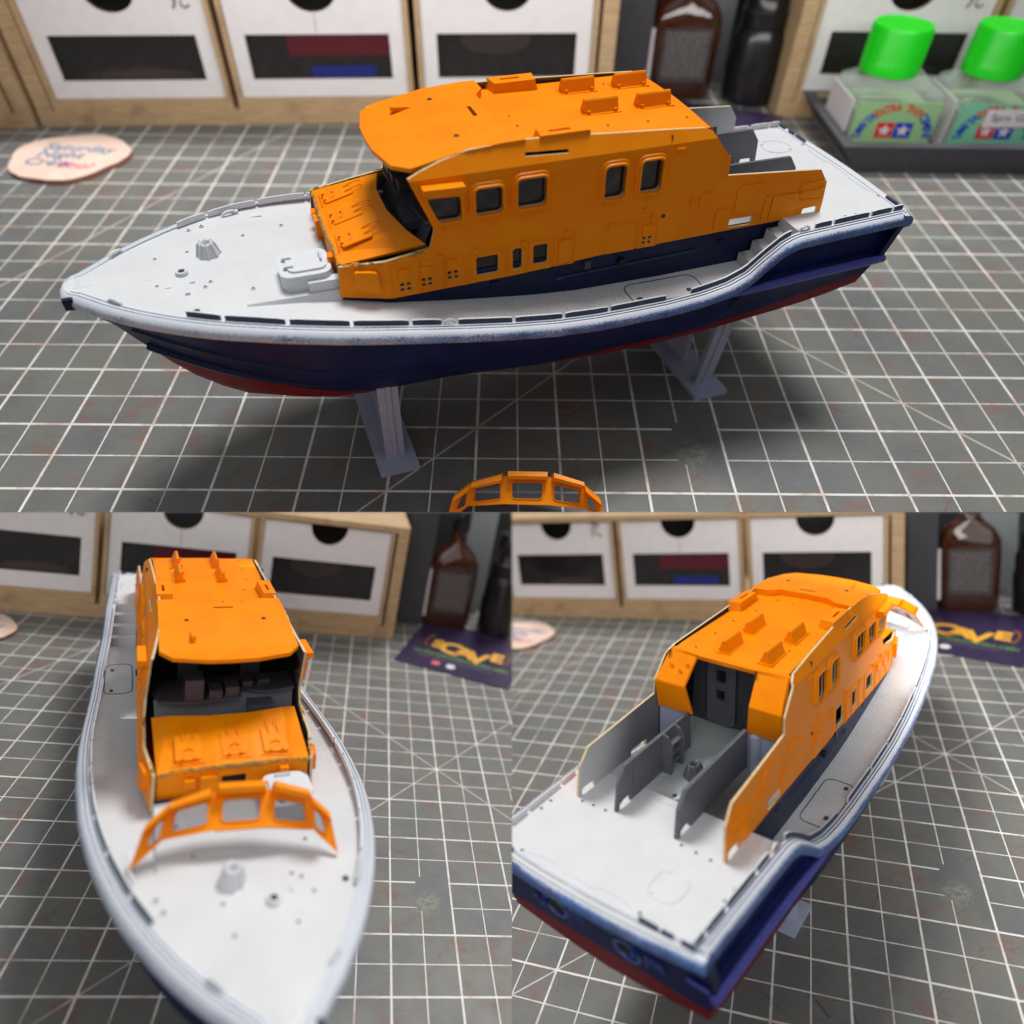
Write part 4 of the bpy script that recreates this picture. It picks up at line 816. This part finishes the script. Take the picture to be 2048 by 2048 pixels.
# ------------------------------------------------------------------ bench furniture (storage coordinates)
def bgM(k, u, v, yaw=0.0, z=0.0):
    dx, dy, yw, zs_, us = PAN[k]['d']; x = (u+8)*us; y = v-16.5; c, s = math.cos(yw), math.sin(yw)
    return PAN[k]['M'] @ Matrix.Translation((x*c-y*s-8+dx, x*s+y*c+16.5+dy, z*zs_)) @ Matrix.Rotation(yaw+yw, 4, 'Z') @ Matrix.Diagonal((us, 1, zs_, 1))
def matM(k, u, v, yaw=0, z=0): return PAN[k]['M'] @ Matrix.Translation((u, v*PAN[k]['mv'], z)) @ Matrix.Rotation(yaw, 4, 'Z')
VIEW = {"A": "in the wide top picture", "B": "in the lower left picture", "C": "in the lower right picture"}
def build_cabinet(k, M, label, kanji=False):
    r = empty("drawer_cabinet", label, "drawer cabinet", M, "plywood drawer cabinets at the back of the bench")
    bm = B(); Wd, H_, D = 23.85, 6.05, 7.0
    box(bm, 0, Wd, -0.10, D, 0.0, 0.62); box(bm, 0, Wd, -0.08, D, H_-0.30, H_); box(bm, 0, 0.62, -0.05, D, 0.62, H_-0.30); box(bm, Wd-0.62, Wd, -0.05, D, 0.62, H_-0.30)
    box(bm, 0.62, Wd-0.62, D-0.2, D, 0.62, H_-0.3)
    bevel(bm, 0.05, 2, 40); fr = obj("cabinet_frame", bm, "wood", r)
    bm = B()
    for i in range(3):
        x0 = 0.68+7.55*i
        box(bm, x0, x0+0.20, 0.0, 1.2, 0.62, H_-0.32); box(bm, x0+7.10, x0+7.30, 0.0, 1.2, 0.62, H_-0.32); box(bm, x0+0.2, x0+7.10, 0.0, 1.2, 0.62, 1.12)
    obj("drawer_surround", bm, "wood", fr)
    bm = B()
    for i in range(3):
        x0 = 0.68+7.55*i; box(bm, x0+0.2, x0+7.10, 1.9, 2.0, 0.62, H_-0.32); box(bm, x0-0.05, x0+0.0, 0.9, 1.2, 0.62, H_-0.32)
    obj("cabinet_gap_shade", bm, "black2", fr)  # black sheets and strips stand in for shade behind and between drawers
    for i in range(3):
        x0 = 0.68+7.55*i+0.20; x1 = x0+6.90; cx = (x0+x1)/2; hz = H_-0.42
        outer = [(x0+0.02, 1.14), (x1-0.02, 1.14), (x1-0.02, hz), (cx+1.0, hz)]
        outer += [(cx+1.0*math.cos(a), hz-0.02+0.95*math.sin(a)*1.0) for a in [-PI*j/16 for j in range(1, 16)]]
        outer += [(cx-1.0, hz), (x0+0.02, hz)]
        win = [(x0+0.62, 1.92), (x1-0.62, 1.92), (x1-0.62, 3.78), (x0+0.62, 3.78)]
        bm = B(); plate(bm, outer, [win], lambda a, b_, d: Vector((a, 0.14+d, b_)), 0.22, 0, 0, 1); dr = obj("drawer", bm, ["drawer", "burnt"], r)
        bm = B(); box(bm, x0+0.5, x1-0.5, 0.30, 0.34, 1.8, 3.9); obj("drawer_window", bm, "smoke", dr)
        if i == 1:
            bm = B(); box(bm, x0+2.2, x1-0.66, 0.24, 0.31, 2.85, 3.7); obj("drawer_contents", bm, "maroon", dr)
            bm = B(); box(bm, x0+3.0, x1-1.3, 0.24, 0.31, 1.95, 2.42); obj("drawer_contents", bm, "royal", dr)
        elif i == 2:
            bm = B(); lathe(bm, [(0.9, 0), (0.9, 0.05)], (0, 0, 0), 24, Matrix.Translation((x0+3.0, 0.31, 3.5)) @ Matrix.Rotation(PI/2, 4, 'X'), 0, 1.6, 0.7); obj("drawer_contents", bm, "contents", dr)
        else:
            bm = B(); lathe(bm, [(0.5, 0), (0.5, 0.04)], (0, 0, 0), 24, Matrix.Translation((x0+4.2, 0.31, 2.1)) @ Matrix.Rotation(PI/2, 4, 'X'), 0, 3.2, 0.55); obj("drawer_contents", bm, "contents", dr)
        if i == 0:
            bm = B(); z0 = hz-0.45; q = lambda pts: tube(bm, [(x1-0.95+a, 0.13, z0+b_) for a, b_ in pts], 0.05, 6)
            q([(-0.25, 0.35), (0.0, 0.38), (0.3, 0.33)]); q([(-0.3, 0.1), (-0.12, 0.0), (0.0, 0.35)]); q([(-0.05, 0.0), (-0.2, -0.35)]); q([(0.15, 0.3), (0.12, -0.25), (0.28, -0.33), (0.42, -0.22)])
            obj("marker_sign", bm, "ink", dr)
        if i == 1:
            bm = B(); box(bm, cx-0.01, cx+0.01, 0.13, 0.15, 3.85, hz-1.0); obj("scored_line", bm, "burnt", dr)
    return r
def bottle_green(M, label, lab, sticker):
    r = empty("cement_bottle", label, "glue bottle", M, "green capped cement bottles")
    bm = B(); pts = [(-1.75, -1.4), (1.75, -1.4), (1.75, 1.4), (-1.75, 1.4)]
    lev = [(0.0, 0.92), (0.15, 1.0), (2.25, 1.0), (2.5, 0.93), (2.95, 0.62), (3.1, 0.52)]
    prev = None
    for z, s in lev:
        q = rpoly([(p[0]*s, p[1]*s) for p in pts], 0.45*s if s > 0.7 else 0.75, 4); cur = [bm.verts.new((a, b_, z)) for a, b_ in q]
        if prev:
            n = len(cur)
            for i in range(n): bm.faces.new((prev[i], prev[(i+1) % n], cur[(i+1) % n], cur[i]))
        else: bm.faces.new(cur[::-1])
        prev = cur
    bm.faces.new(prev); obj("bottle_body", bm, "liquid", r, True)
    bm = B(); lathe(bm, [(1.02, 2.95), (1.10, 2.98), (1.10, 3.5), (1.085, 3.53), (1.085, 4.72), (1.05, 4.80), (0.95, 4.81), (0.92, 4.77), (0, 4.77)], (-0.3, 0, 0), 48); cp = obj("bottle_cap", bm, "green", r, True)
    bm = B()
    for i in range(44):
        a = 2*PI*i/44; Mx = Matrix.Translation((-0.3, 0, 0)) @ Matrix.Rotation(a, 4, 'Z'); box(bm, 1.075, 1.10, -0.022, 0.022, 3.56, 4.70, Mx)
    obj("cap_grip", bm, "green", cp)
    bm = B(); box(bm, -1.55, 1.55, -1.22, 1.22, 0.12, 1.75); bevel(bm, 0.25, 3); obj("liquid_fill", bm, "fluid", r, True)
    bm = B(); box(bm, -1.62, 1.62, -1.425, -1.38, 0.1, 2.2); lb = obj("front_label", bm, lab, r)
    bm = B(); box(bm, -1.785, -1.74, -1.2, 1.2, 0.2, 2.2); obj("side_label", bm, "paper", r)
    def F(x, z, rot=0, d=1.432): return Matrix.Translation((x, -d, z)) @ Matrix.Rotation(PI/2, 4, 'X') @ Matrix.Rotation(rot, 4, 'Z')
    def arc(word, a0, a1, mat):
        for i, ch in enumerate(word):
            if ch == ' ': continue
            a = math.radians(a0+(a1-a0)*i/(len(word)-1)); text("label_letter", ch, 0.46, mat, lb, F(0.05+1.22*math.cos(a), 0.72+1.12*math.sin(a), a-PI/2), 0.003, 0.012, sx=0.8)
    arc("EXTRA THIN", 128, 52, "red"); arc("TAMIYA", 178, 136, "blue"); arc("CEMENT", 44, 2, "blue")
    def star(cx, cz, R0, mat):
        bm = B(); p = []
        for i in range(10):
            a = PI/2+i*PI/5; rr = R0 if i % 2 == 0 else R0*0.4; p.append((cx+rr*math.cos(a), cz+rr*math.sin(a)))
        plate(bm, p, [], lambda a, b_, d: Vector((a, -1.442+d, b_)), 0.008); obj("emblem_star", bm, mat, lb)
    for sx, m in ((-0.33, "red"), (0.39, "blue")):
        bm = B(); box(bm, 0.03+sx-0.34, 0.03+sx+0.34, -1.434, -1.42, 0.70, 1.36); obj("emblem_square", bm, m, lb); star(0.03+sx, 1.02, 0.28, "paper")
    if sticker:
        bm = B(); Ms = Matrix.Rotation(-0.02, 4, 'Y'); box(bm, -0.55, 1.55, -1.46, -1.445, 1.22, 1.98, Ms); st = obj("sticker", bm, "paper", lb)
        text("sticker_word", "Spru", 0.42, "dark", st, F(0.06, 1.5, 0.0, 1.465), 0.002, 0.0); text("sticker_word", "Glue", 0.42, "dark", st, F(1.02, 1.5, 0.0, 1.465), 0.002, 0.0)
    return r
def build_bench(k):
    NOW[0] = k; P = PAN[k]; vw = VIEW[k]
    # the mat
    bm = B(); box(bm, -34, 26, -12, 26, -0.25, 0.0); m = obj("cutting_mat", bm, "mat"); m.matrix_world = P['M'] @ Matrix.Diagonal((1, P['mv'], 1, 1))
    m['label'] = {"A": "grey gridded cutting mat in the wide top picture", "B": "grey gridded cutting mat in the lower left picture", "C": "grey gridded cutting mat in the lower right picture"}[k]
    m['category'] = "cutting mat"; m['group'] = "gridded cutting mats"
    bm = B(); face(bm, [(-50, 0, -1), (50, 0, -1), (50, 0, 26), (-50, 0, 26)]); o = obj("back_wall", bm, "wall"); o.matrix_world = bgM(k, 0, 29.5); o['kind'] = 'structure'
    # cabinets
    build_cabinet(k, bgM(k, -24.72, 18.86+0.0, 0.064), "plywood cabinet with three white windowed drawers %s" % vw)
    if k == "A":
        build_cabinet(k, bgM(k, -48.75, 17.25, 0.064), "plywood cabinet cut off by the left edge of the wide top picture")
        build_cabinet(k, bgM(k, 6.55, 20.95, 0.0), "plywood cabinet behind the green capped bottles in the wide top picture")
    # amber bottle
    r = empty("amber_bottle", "amber glass bottle with grey printed label %s" % vw, "bottle", bgM(k, 2.45, 23.3, 0.0, 0.06), "amber glass bottles")
    bm = B(); prev = None
    for z, s, q in ((0.0, 0.9, 0), (0.2, 1.0, 0), (3.0, 1.02, 0), (3.7, 0.98, 0), (4.2, 0.80, 0), (4.55, 0.5, 0.5), (4.8, 0.36, 0.8), (5.6, 0.30, 1), (5.62, 0.36, 1), (5.85, 0.36, 1)):
        cur = []
        for i in range(32):
            a = 2*PI*i/32; ex = 0.55 if q < 0.4 else 1.0; cx, cy = math.copysign(abs(math.cos(a))**ex, math.cos(a)), math.copysign(abs(math.sin(a))**ex, math.sin(a))
            cur.append(bm.verts.new((1.5*s*cx, (0.85+(0.65*q))*s*cy, z)))
        if prev:
            for i in range(32): bm.faces.new((prev[i], prev[(i+1) % 32], cur[(i+1) % 32], cur[i]))
        else: bm.faces.new(cur[::-1])
        prev = cur
    bm.faces.new(prev); obj("bottle_body", bm, "amber", r, True, None, 50)
    bm = B(); lathe(bm, [(0.52, 5.5), (0.55, 5.55), (0.55, 6.6), (0.5, 6.7)], (0, 0, 0), 24); obj("bottle_cap", bm, "dark", r, True)
    bm = B(); box(bm, -1.05, 1.05, -0.90, -0.80, 0.9, 3.3); lb = obj("bottle_label", bm, "glabel", r)
    bm = B(); rs = random.Random(5)
    for j in range(12):
        x = -0.9
        while x < 0.85:
            wd = rs.uniform(0.08, 0.3); box(bm, x, min(0.9, x+wd), -0.908, -0.90, 3.05-j*0.17, 3.12-j*0.17); x += wd+0.06
    obj("label_print", bm, "pprint", lb)
    bm = B(); box(bm, -1.75, -1.35, -0.6, 0.3, 0.5, 3.2); obj("side_label", bm, "paper", r)
    # black bottle
    r = empty("black_bottle", "black plastic bottle beside the amber one %s" % vw, "bottle", bgM(k, 5.75, 23.0, 0.0, 0.0), "black plastic bottles")
    bm = B(); lathe(bm, [(1.1, 0), (1.22, 0.1), (1.22, 1.9), (1.15, 2.1), (1.15, 2.9), (0.95, 3.4)], (0, 0, 0), 36); obj("bottle_body", bm, "dark", r, True)
    bm = B(); lathe(bm, [(0.93, 3.4), (0.98, 3.45), (0.98, 4.1), (0.9, 4.2), (0.85, 4.9), (0.8, 5.6), (0.7, 5.8)], (0, 0, 0), 36); obj("bottle_cap", bm, "dark", r, True)
    bm = B(); box(bm, 0, 1.5, 0, 3, 0, 7.0); bevel(bm, 0.1, 2); o = obj("black_box", bm, "tray"); o.matrix_world = bgM(k, -0.60, 22.6, 0.0)
    o['label'] = "tall black box beside the amber bottle %s" % vw; o['category'] = "box"; o['group'] = "tall black boxes beside the cabinets"
    bm = B(); box(bm, 0, 2.2, 0, 1.0, 0, 6.6); bevel(bm, 0.1, 2); o = obj("pale_box", bm, "pale"); o.matrix_world = bgM(k, 3.1, 26.2, 0.0)
    o['label'] = "pale grey box behind the bottles %s" % vw; o['category'] = "box"; o['group'] = "pale boxes behind the bottles"
    # business card
    M = matM(k, -1.67, 17.05, math.radians(-20.0), 0.02); r = empty("business_card", "purple card with yellow lettering by the bottles %s" % vw, "card", M, "purple cards by the bottles")
    bm = B(); box(bm, 0, 6.45, 0, 6.4, -0.02, 0.04); cd = obj("card", bm, "purple", r)
    T = lambda x, y, rot=0: Matrix.Translation((x, y, 0.045)) @ Matrix.Rotation(rot, 4, 'Z')
    for ch, x, y, s in (("S", 1.62, 2.75, 1.35), ("C", 2.42, 2.38, 1.95), ("A", 3.28, 2.30, 1.75), ("V", 4.12, 2.0, 2.0), ("E", 5.15, 2.80, 1.45)): text("card_letter", ch, s, "gold", cd, T(x, y), 0.004, 0.07)
    for x, a in ((0.95, 1), (5.78, -1)):
        bm = B(); tube(bm, [(x+a*0.25, 4.1, 0.045), (x, 4.0, 0.045), (x-a*0.08, 3.3, 0.045), (x, 2.7, 0.045), (x+a*0.25, 2.6, 0.045)], 0.06, 6); obj("card_bracket", bm, "brown", cd)
    bm = B(); rs = random.Random(3); x = 0.6
    while x < 6.0:
        h = rs.uniform(0.16, 0.4); box(bm, x, x+0.07, 1.72-h*0.2, 1.72+h, 0.035, 0.048); x += rs.uniform(0.10, 0.16)
    obj("card_small_print", bm, "lime", cd)
    bm = B(); x = 0.9
    while x < 5.2:
        box(bm, x, x+0.08, 1.25, 1.42, 0.035, 0.048); x += rs.uniform(0.12, 0.17)
    obj("card_small_print", bm, "mauve", cd)
    for x, m_ in ((2.15, "pink"), (3.0, "paper")):
        bm = B(); lathe(bm, [(0.26, 0), (0.26, 0.013)], (x, 0.80, 0.036), 20); obj("card_dot", bm, m_, cd)
    # wooden slice with handwriting
    M = matM(k, -21.9, 15.7, 0.0, 0.02); r = empty("wood_slice", "pale wood slice with blue and pink handwriting %s" % vw, "coaster", M, "wood slices with handwriting")
    bm = B(); n = 48; rs = random.Random(4); rad = [2.0+0.06*math.sin(3*a)+0.07*math.sin(5*a+1)+rs.uniform(-.03, .03) for a in [2*PI*i/n for i in range(n)]]
    plate(bm, [(rad[i]*1.08*math.cos(2*PI*i/n), rad[i]*math.sin(2*PI*i/n)) for i in range(n)], [], lambda a, b_, d: Vector((a, b_, 0.16-d)), 0.17, 0, 0, 1); sl = obj("slice", bm, ["slice", "bark"], r)
    for body, x, y, s, m_ in (("Saturday", 0.15, 0.42, 0.80, "inkblue"), ("Night", -0.35, -0.18, 0.80, "inkblue"), ("Crew", -0.55, -0.85, 0.80, "inkblue"), ("2oo!", 0.55, -1.05, 0.72, "inkpink")):
        text("handwriting", body, s, m_, sl, Matrix.Translation((x, y, 0.165)) @ Matrix.Rotation(math.radians(-6), 4, 'Z'), 0.003, 0.008, 'CENTER', 0.1)
    if k == "A":
        bm = B(); lathe(bm, [(0.3, 0), (0.62, 0.12), (0.70, 0.35), (0.55, 0.6), (0.25, 0.7), (0, 0.7)], (0, 0, 0), 20); o = obj("pink_pot", bm, "slice", None, True); o.matrix_world = matM(k, -26.5, 17.4)
        o['label'] = "small pink pot cut by the left edge of the wide top picture"; o['category'] = "pot"
        # tray with cement bottles
        M = bgM(k, 8.3, 15.45, 0.0); r = empty("bottle_tray", "charcoal open tray holding two green capped bottles at the right", "tray", M)
        bm = B(); X0, X1, Y1, H_, fl = 0.0, 13.0, 5.6, 1.18, 0.55
        o4 = [[(X0, 0, 0), (X1, 0, 0), (X1, Y1, 0), (X0, Y1, 0)], [(X0-0.75, -0.1, H_), (X1+fl, -0.1, H_), (X1+fl, Y1+fl, H_), (X0-0.75, Y1+fl, H_)],
              [(X0-0.25, 0.35, H_), (X1, 0.35, H_), (X1, Y1, H_), (X0-0.25, Y1, H_)], [(X0+0.1, 0.5, 0.3), (X1-0.3, 0.5, 0.3), (X1-0.3, Y1-0.3, 0.3), (X0+0.1, Y1-0.3, 0.3)]]
        vs = [[bm.verts.new(p) for p in q] for q in o4]
        bm.faces.new(vs[0][::-1]); bm.faces.new(vs[3])
        for a, b_ in zip(vs[:-1], vs[1:]):
            for i in range(4): bm.faces.new((a[i], a[(i+1) % 4], b_[(i+1) % 4], b_[i]))
        bevel(bm, 0.06, 2, 30); obj("tray_shell", bm, "tray", r)
        bottle_green(bgM(k, 9.75, 18.0, 0.0, 0.32), "green capped bottle with uncovered star label, left one in the tray", "label", False)
        bottle_green(bgM(k, 13.75, 18.0, 0.0, 0.32), "green capped bottle with white sticker, right one in the tray", "label2", True)

# ------------------------------------------------------------------ put the three bench views together
BL = {"A": "orange, white and navy model lifeboat seen side-on in the wide top picture",
      "B": "orange and white model lifeboat, bow towards the viewer, in the lower left picture",
      "C": "orange and white model lifeboat seen from its navy stern in the lower right picture"}
def boatM(k):
    R_, T_, S_ = PAN[k]['boat']; return PAN[k]['M'] @ Matrix.Translation(T_) @ R_.to_4x4() @ Matrix.Diagonal((*S_, 1))
NOW[0] = "A"; boat0 = build_boat(boatM("A")); boat0['label'] = BL["A"]; boat0['group'] = "model lifeboats"
index_children()
for k in "BC":
    NOW[0] = k; copy_tree(boat0, None, boatM(k), BL[k])
for k in "ABC":
    build_bench(k)
    for x, lab, end in ((12.4, "forward", (1773, 1556, -1)), (4.4, "rear", (1606, 1847, -1))): build_stand(k, x, "lilac plastic cradle under the boat's %s %s" % ("bow" if lab == "forward" else "stern", VIEW[k]), *((2.75, 2.15, 1.95, (802, 947, 1) if lab == "forward" else (1421, 795, 1)) if k == "A" else (0.9, 0.7, 0.8) if k == "B" else (2.2, 1.9, 1.5, end)))
    if k == "A":
        build_visor(matM("A", -4.83, -0.92/1.0, 0.0-0.02) @ Matrix.Diagonal((0.93, 0.93, 0.93, 1)), "loose orange windscreen lying on the mat below the side-on boat")
    else:
        ang = math.radians(9)
        build_visor(boatM(k) @ Matrix.Translation((15.16, -0.25, 0.02)) @ Matrix.Rotation(PI/2-ang*1.0, 4, 'Z') , "loose orange windscreen resting on the foredeck %s" % VIEW[k])

# ------------------------------------------------------------------ each bench ends where the next one begins
CW = camo.matrix_world.to_3x3()
def plane(a, b, c): return (CW @ Vector((a, b, c))).normalized()    # keep the side where normal . (p - cam) > 0, in camera axes
PL = {"A": [plane(0, 1, 0)], "B": [plane(0, -1, 0), plane(-1, 0, 0)], "C": [plane(0, -1, 0), plane(1, 0, 0)]}
def world(o):
    M = o.matrix_basis.copy()
    while o.parent: o = o.parent; M = o.matrix_basis @ M
    return M
dead = []
for o in list(bpy.data.objects):
    if o.type != 'MESH' or o.name not in OWN: continue
    M = world(o); Mi = M.inverted(); gone = False
    for n in PL[OWN[o.name]]:
        ds = [n.dot(M @ v.co - CAMLOC) for v in o.data.vertices]
        if not ds or max(ds) <= 1e-4: gone = True; break
        if min(ds) >= -1e-4: continue
        if o.data.users > 1: o.data = o.data.copy()
        bm = B(); bm.from_mesh(o.data); nl = (M.to_3x3().transposed() @ n).normalized()
        res = bmesh.ops.bisect_plane(bm, geom=bm.verts[:]+bm.edges[:]+bm.faces[:], dist=1e-6, plane_co=Mi @ CAMLOC, plane_no=nl, clear_inner=True)
        ed = [e for e in res['geom_cut'] if isinstance(e, bmesh.types.BMEdge)]
        if ed:
            try: bmesh.ops.holes_fill(bm, edges=ed, sides=0)
            except Exception: pass
        bm.to_mesh(o.data); bm.free()
        if len(o.data.polygons) == 0: gone = True; break
    if gone: dead.append(o)
for o in dead:
    for ch in [c for c in bpy.data.objects if c.parent == o]:
        if ch not in dead: ch.parent = o.parent
for o in dead:
    OWN.pop(o.name, None); bpy.data.objects.remove(o)
par = {o.parent.name for o in bpy.data.objects if o.parent}
for o in list(bpy.data.objects):
    if o.type == 'EMPTY' and o.name not in par: OWN.pop(o.name, None); bpy.data.objects.remove(o)
for o in bpy.data.objects:
    if o.name in OWN: LCOL[OWN[o.name]].objects.link(o)
print("objects", len(bpy.data.objects))
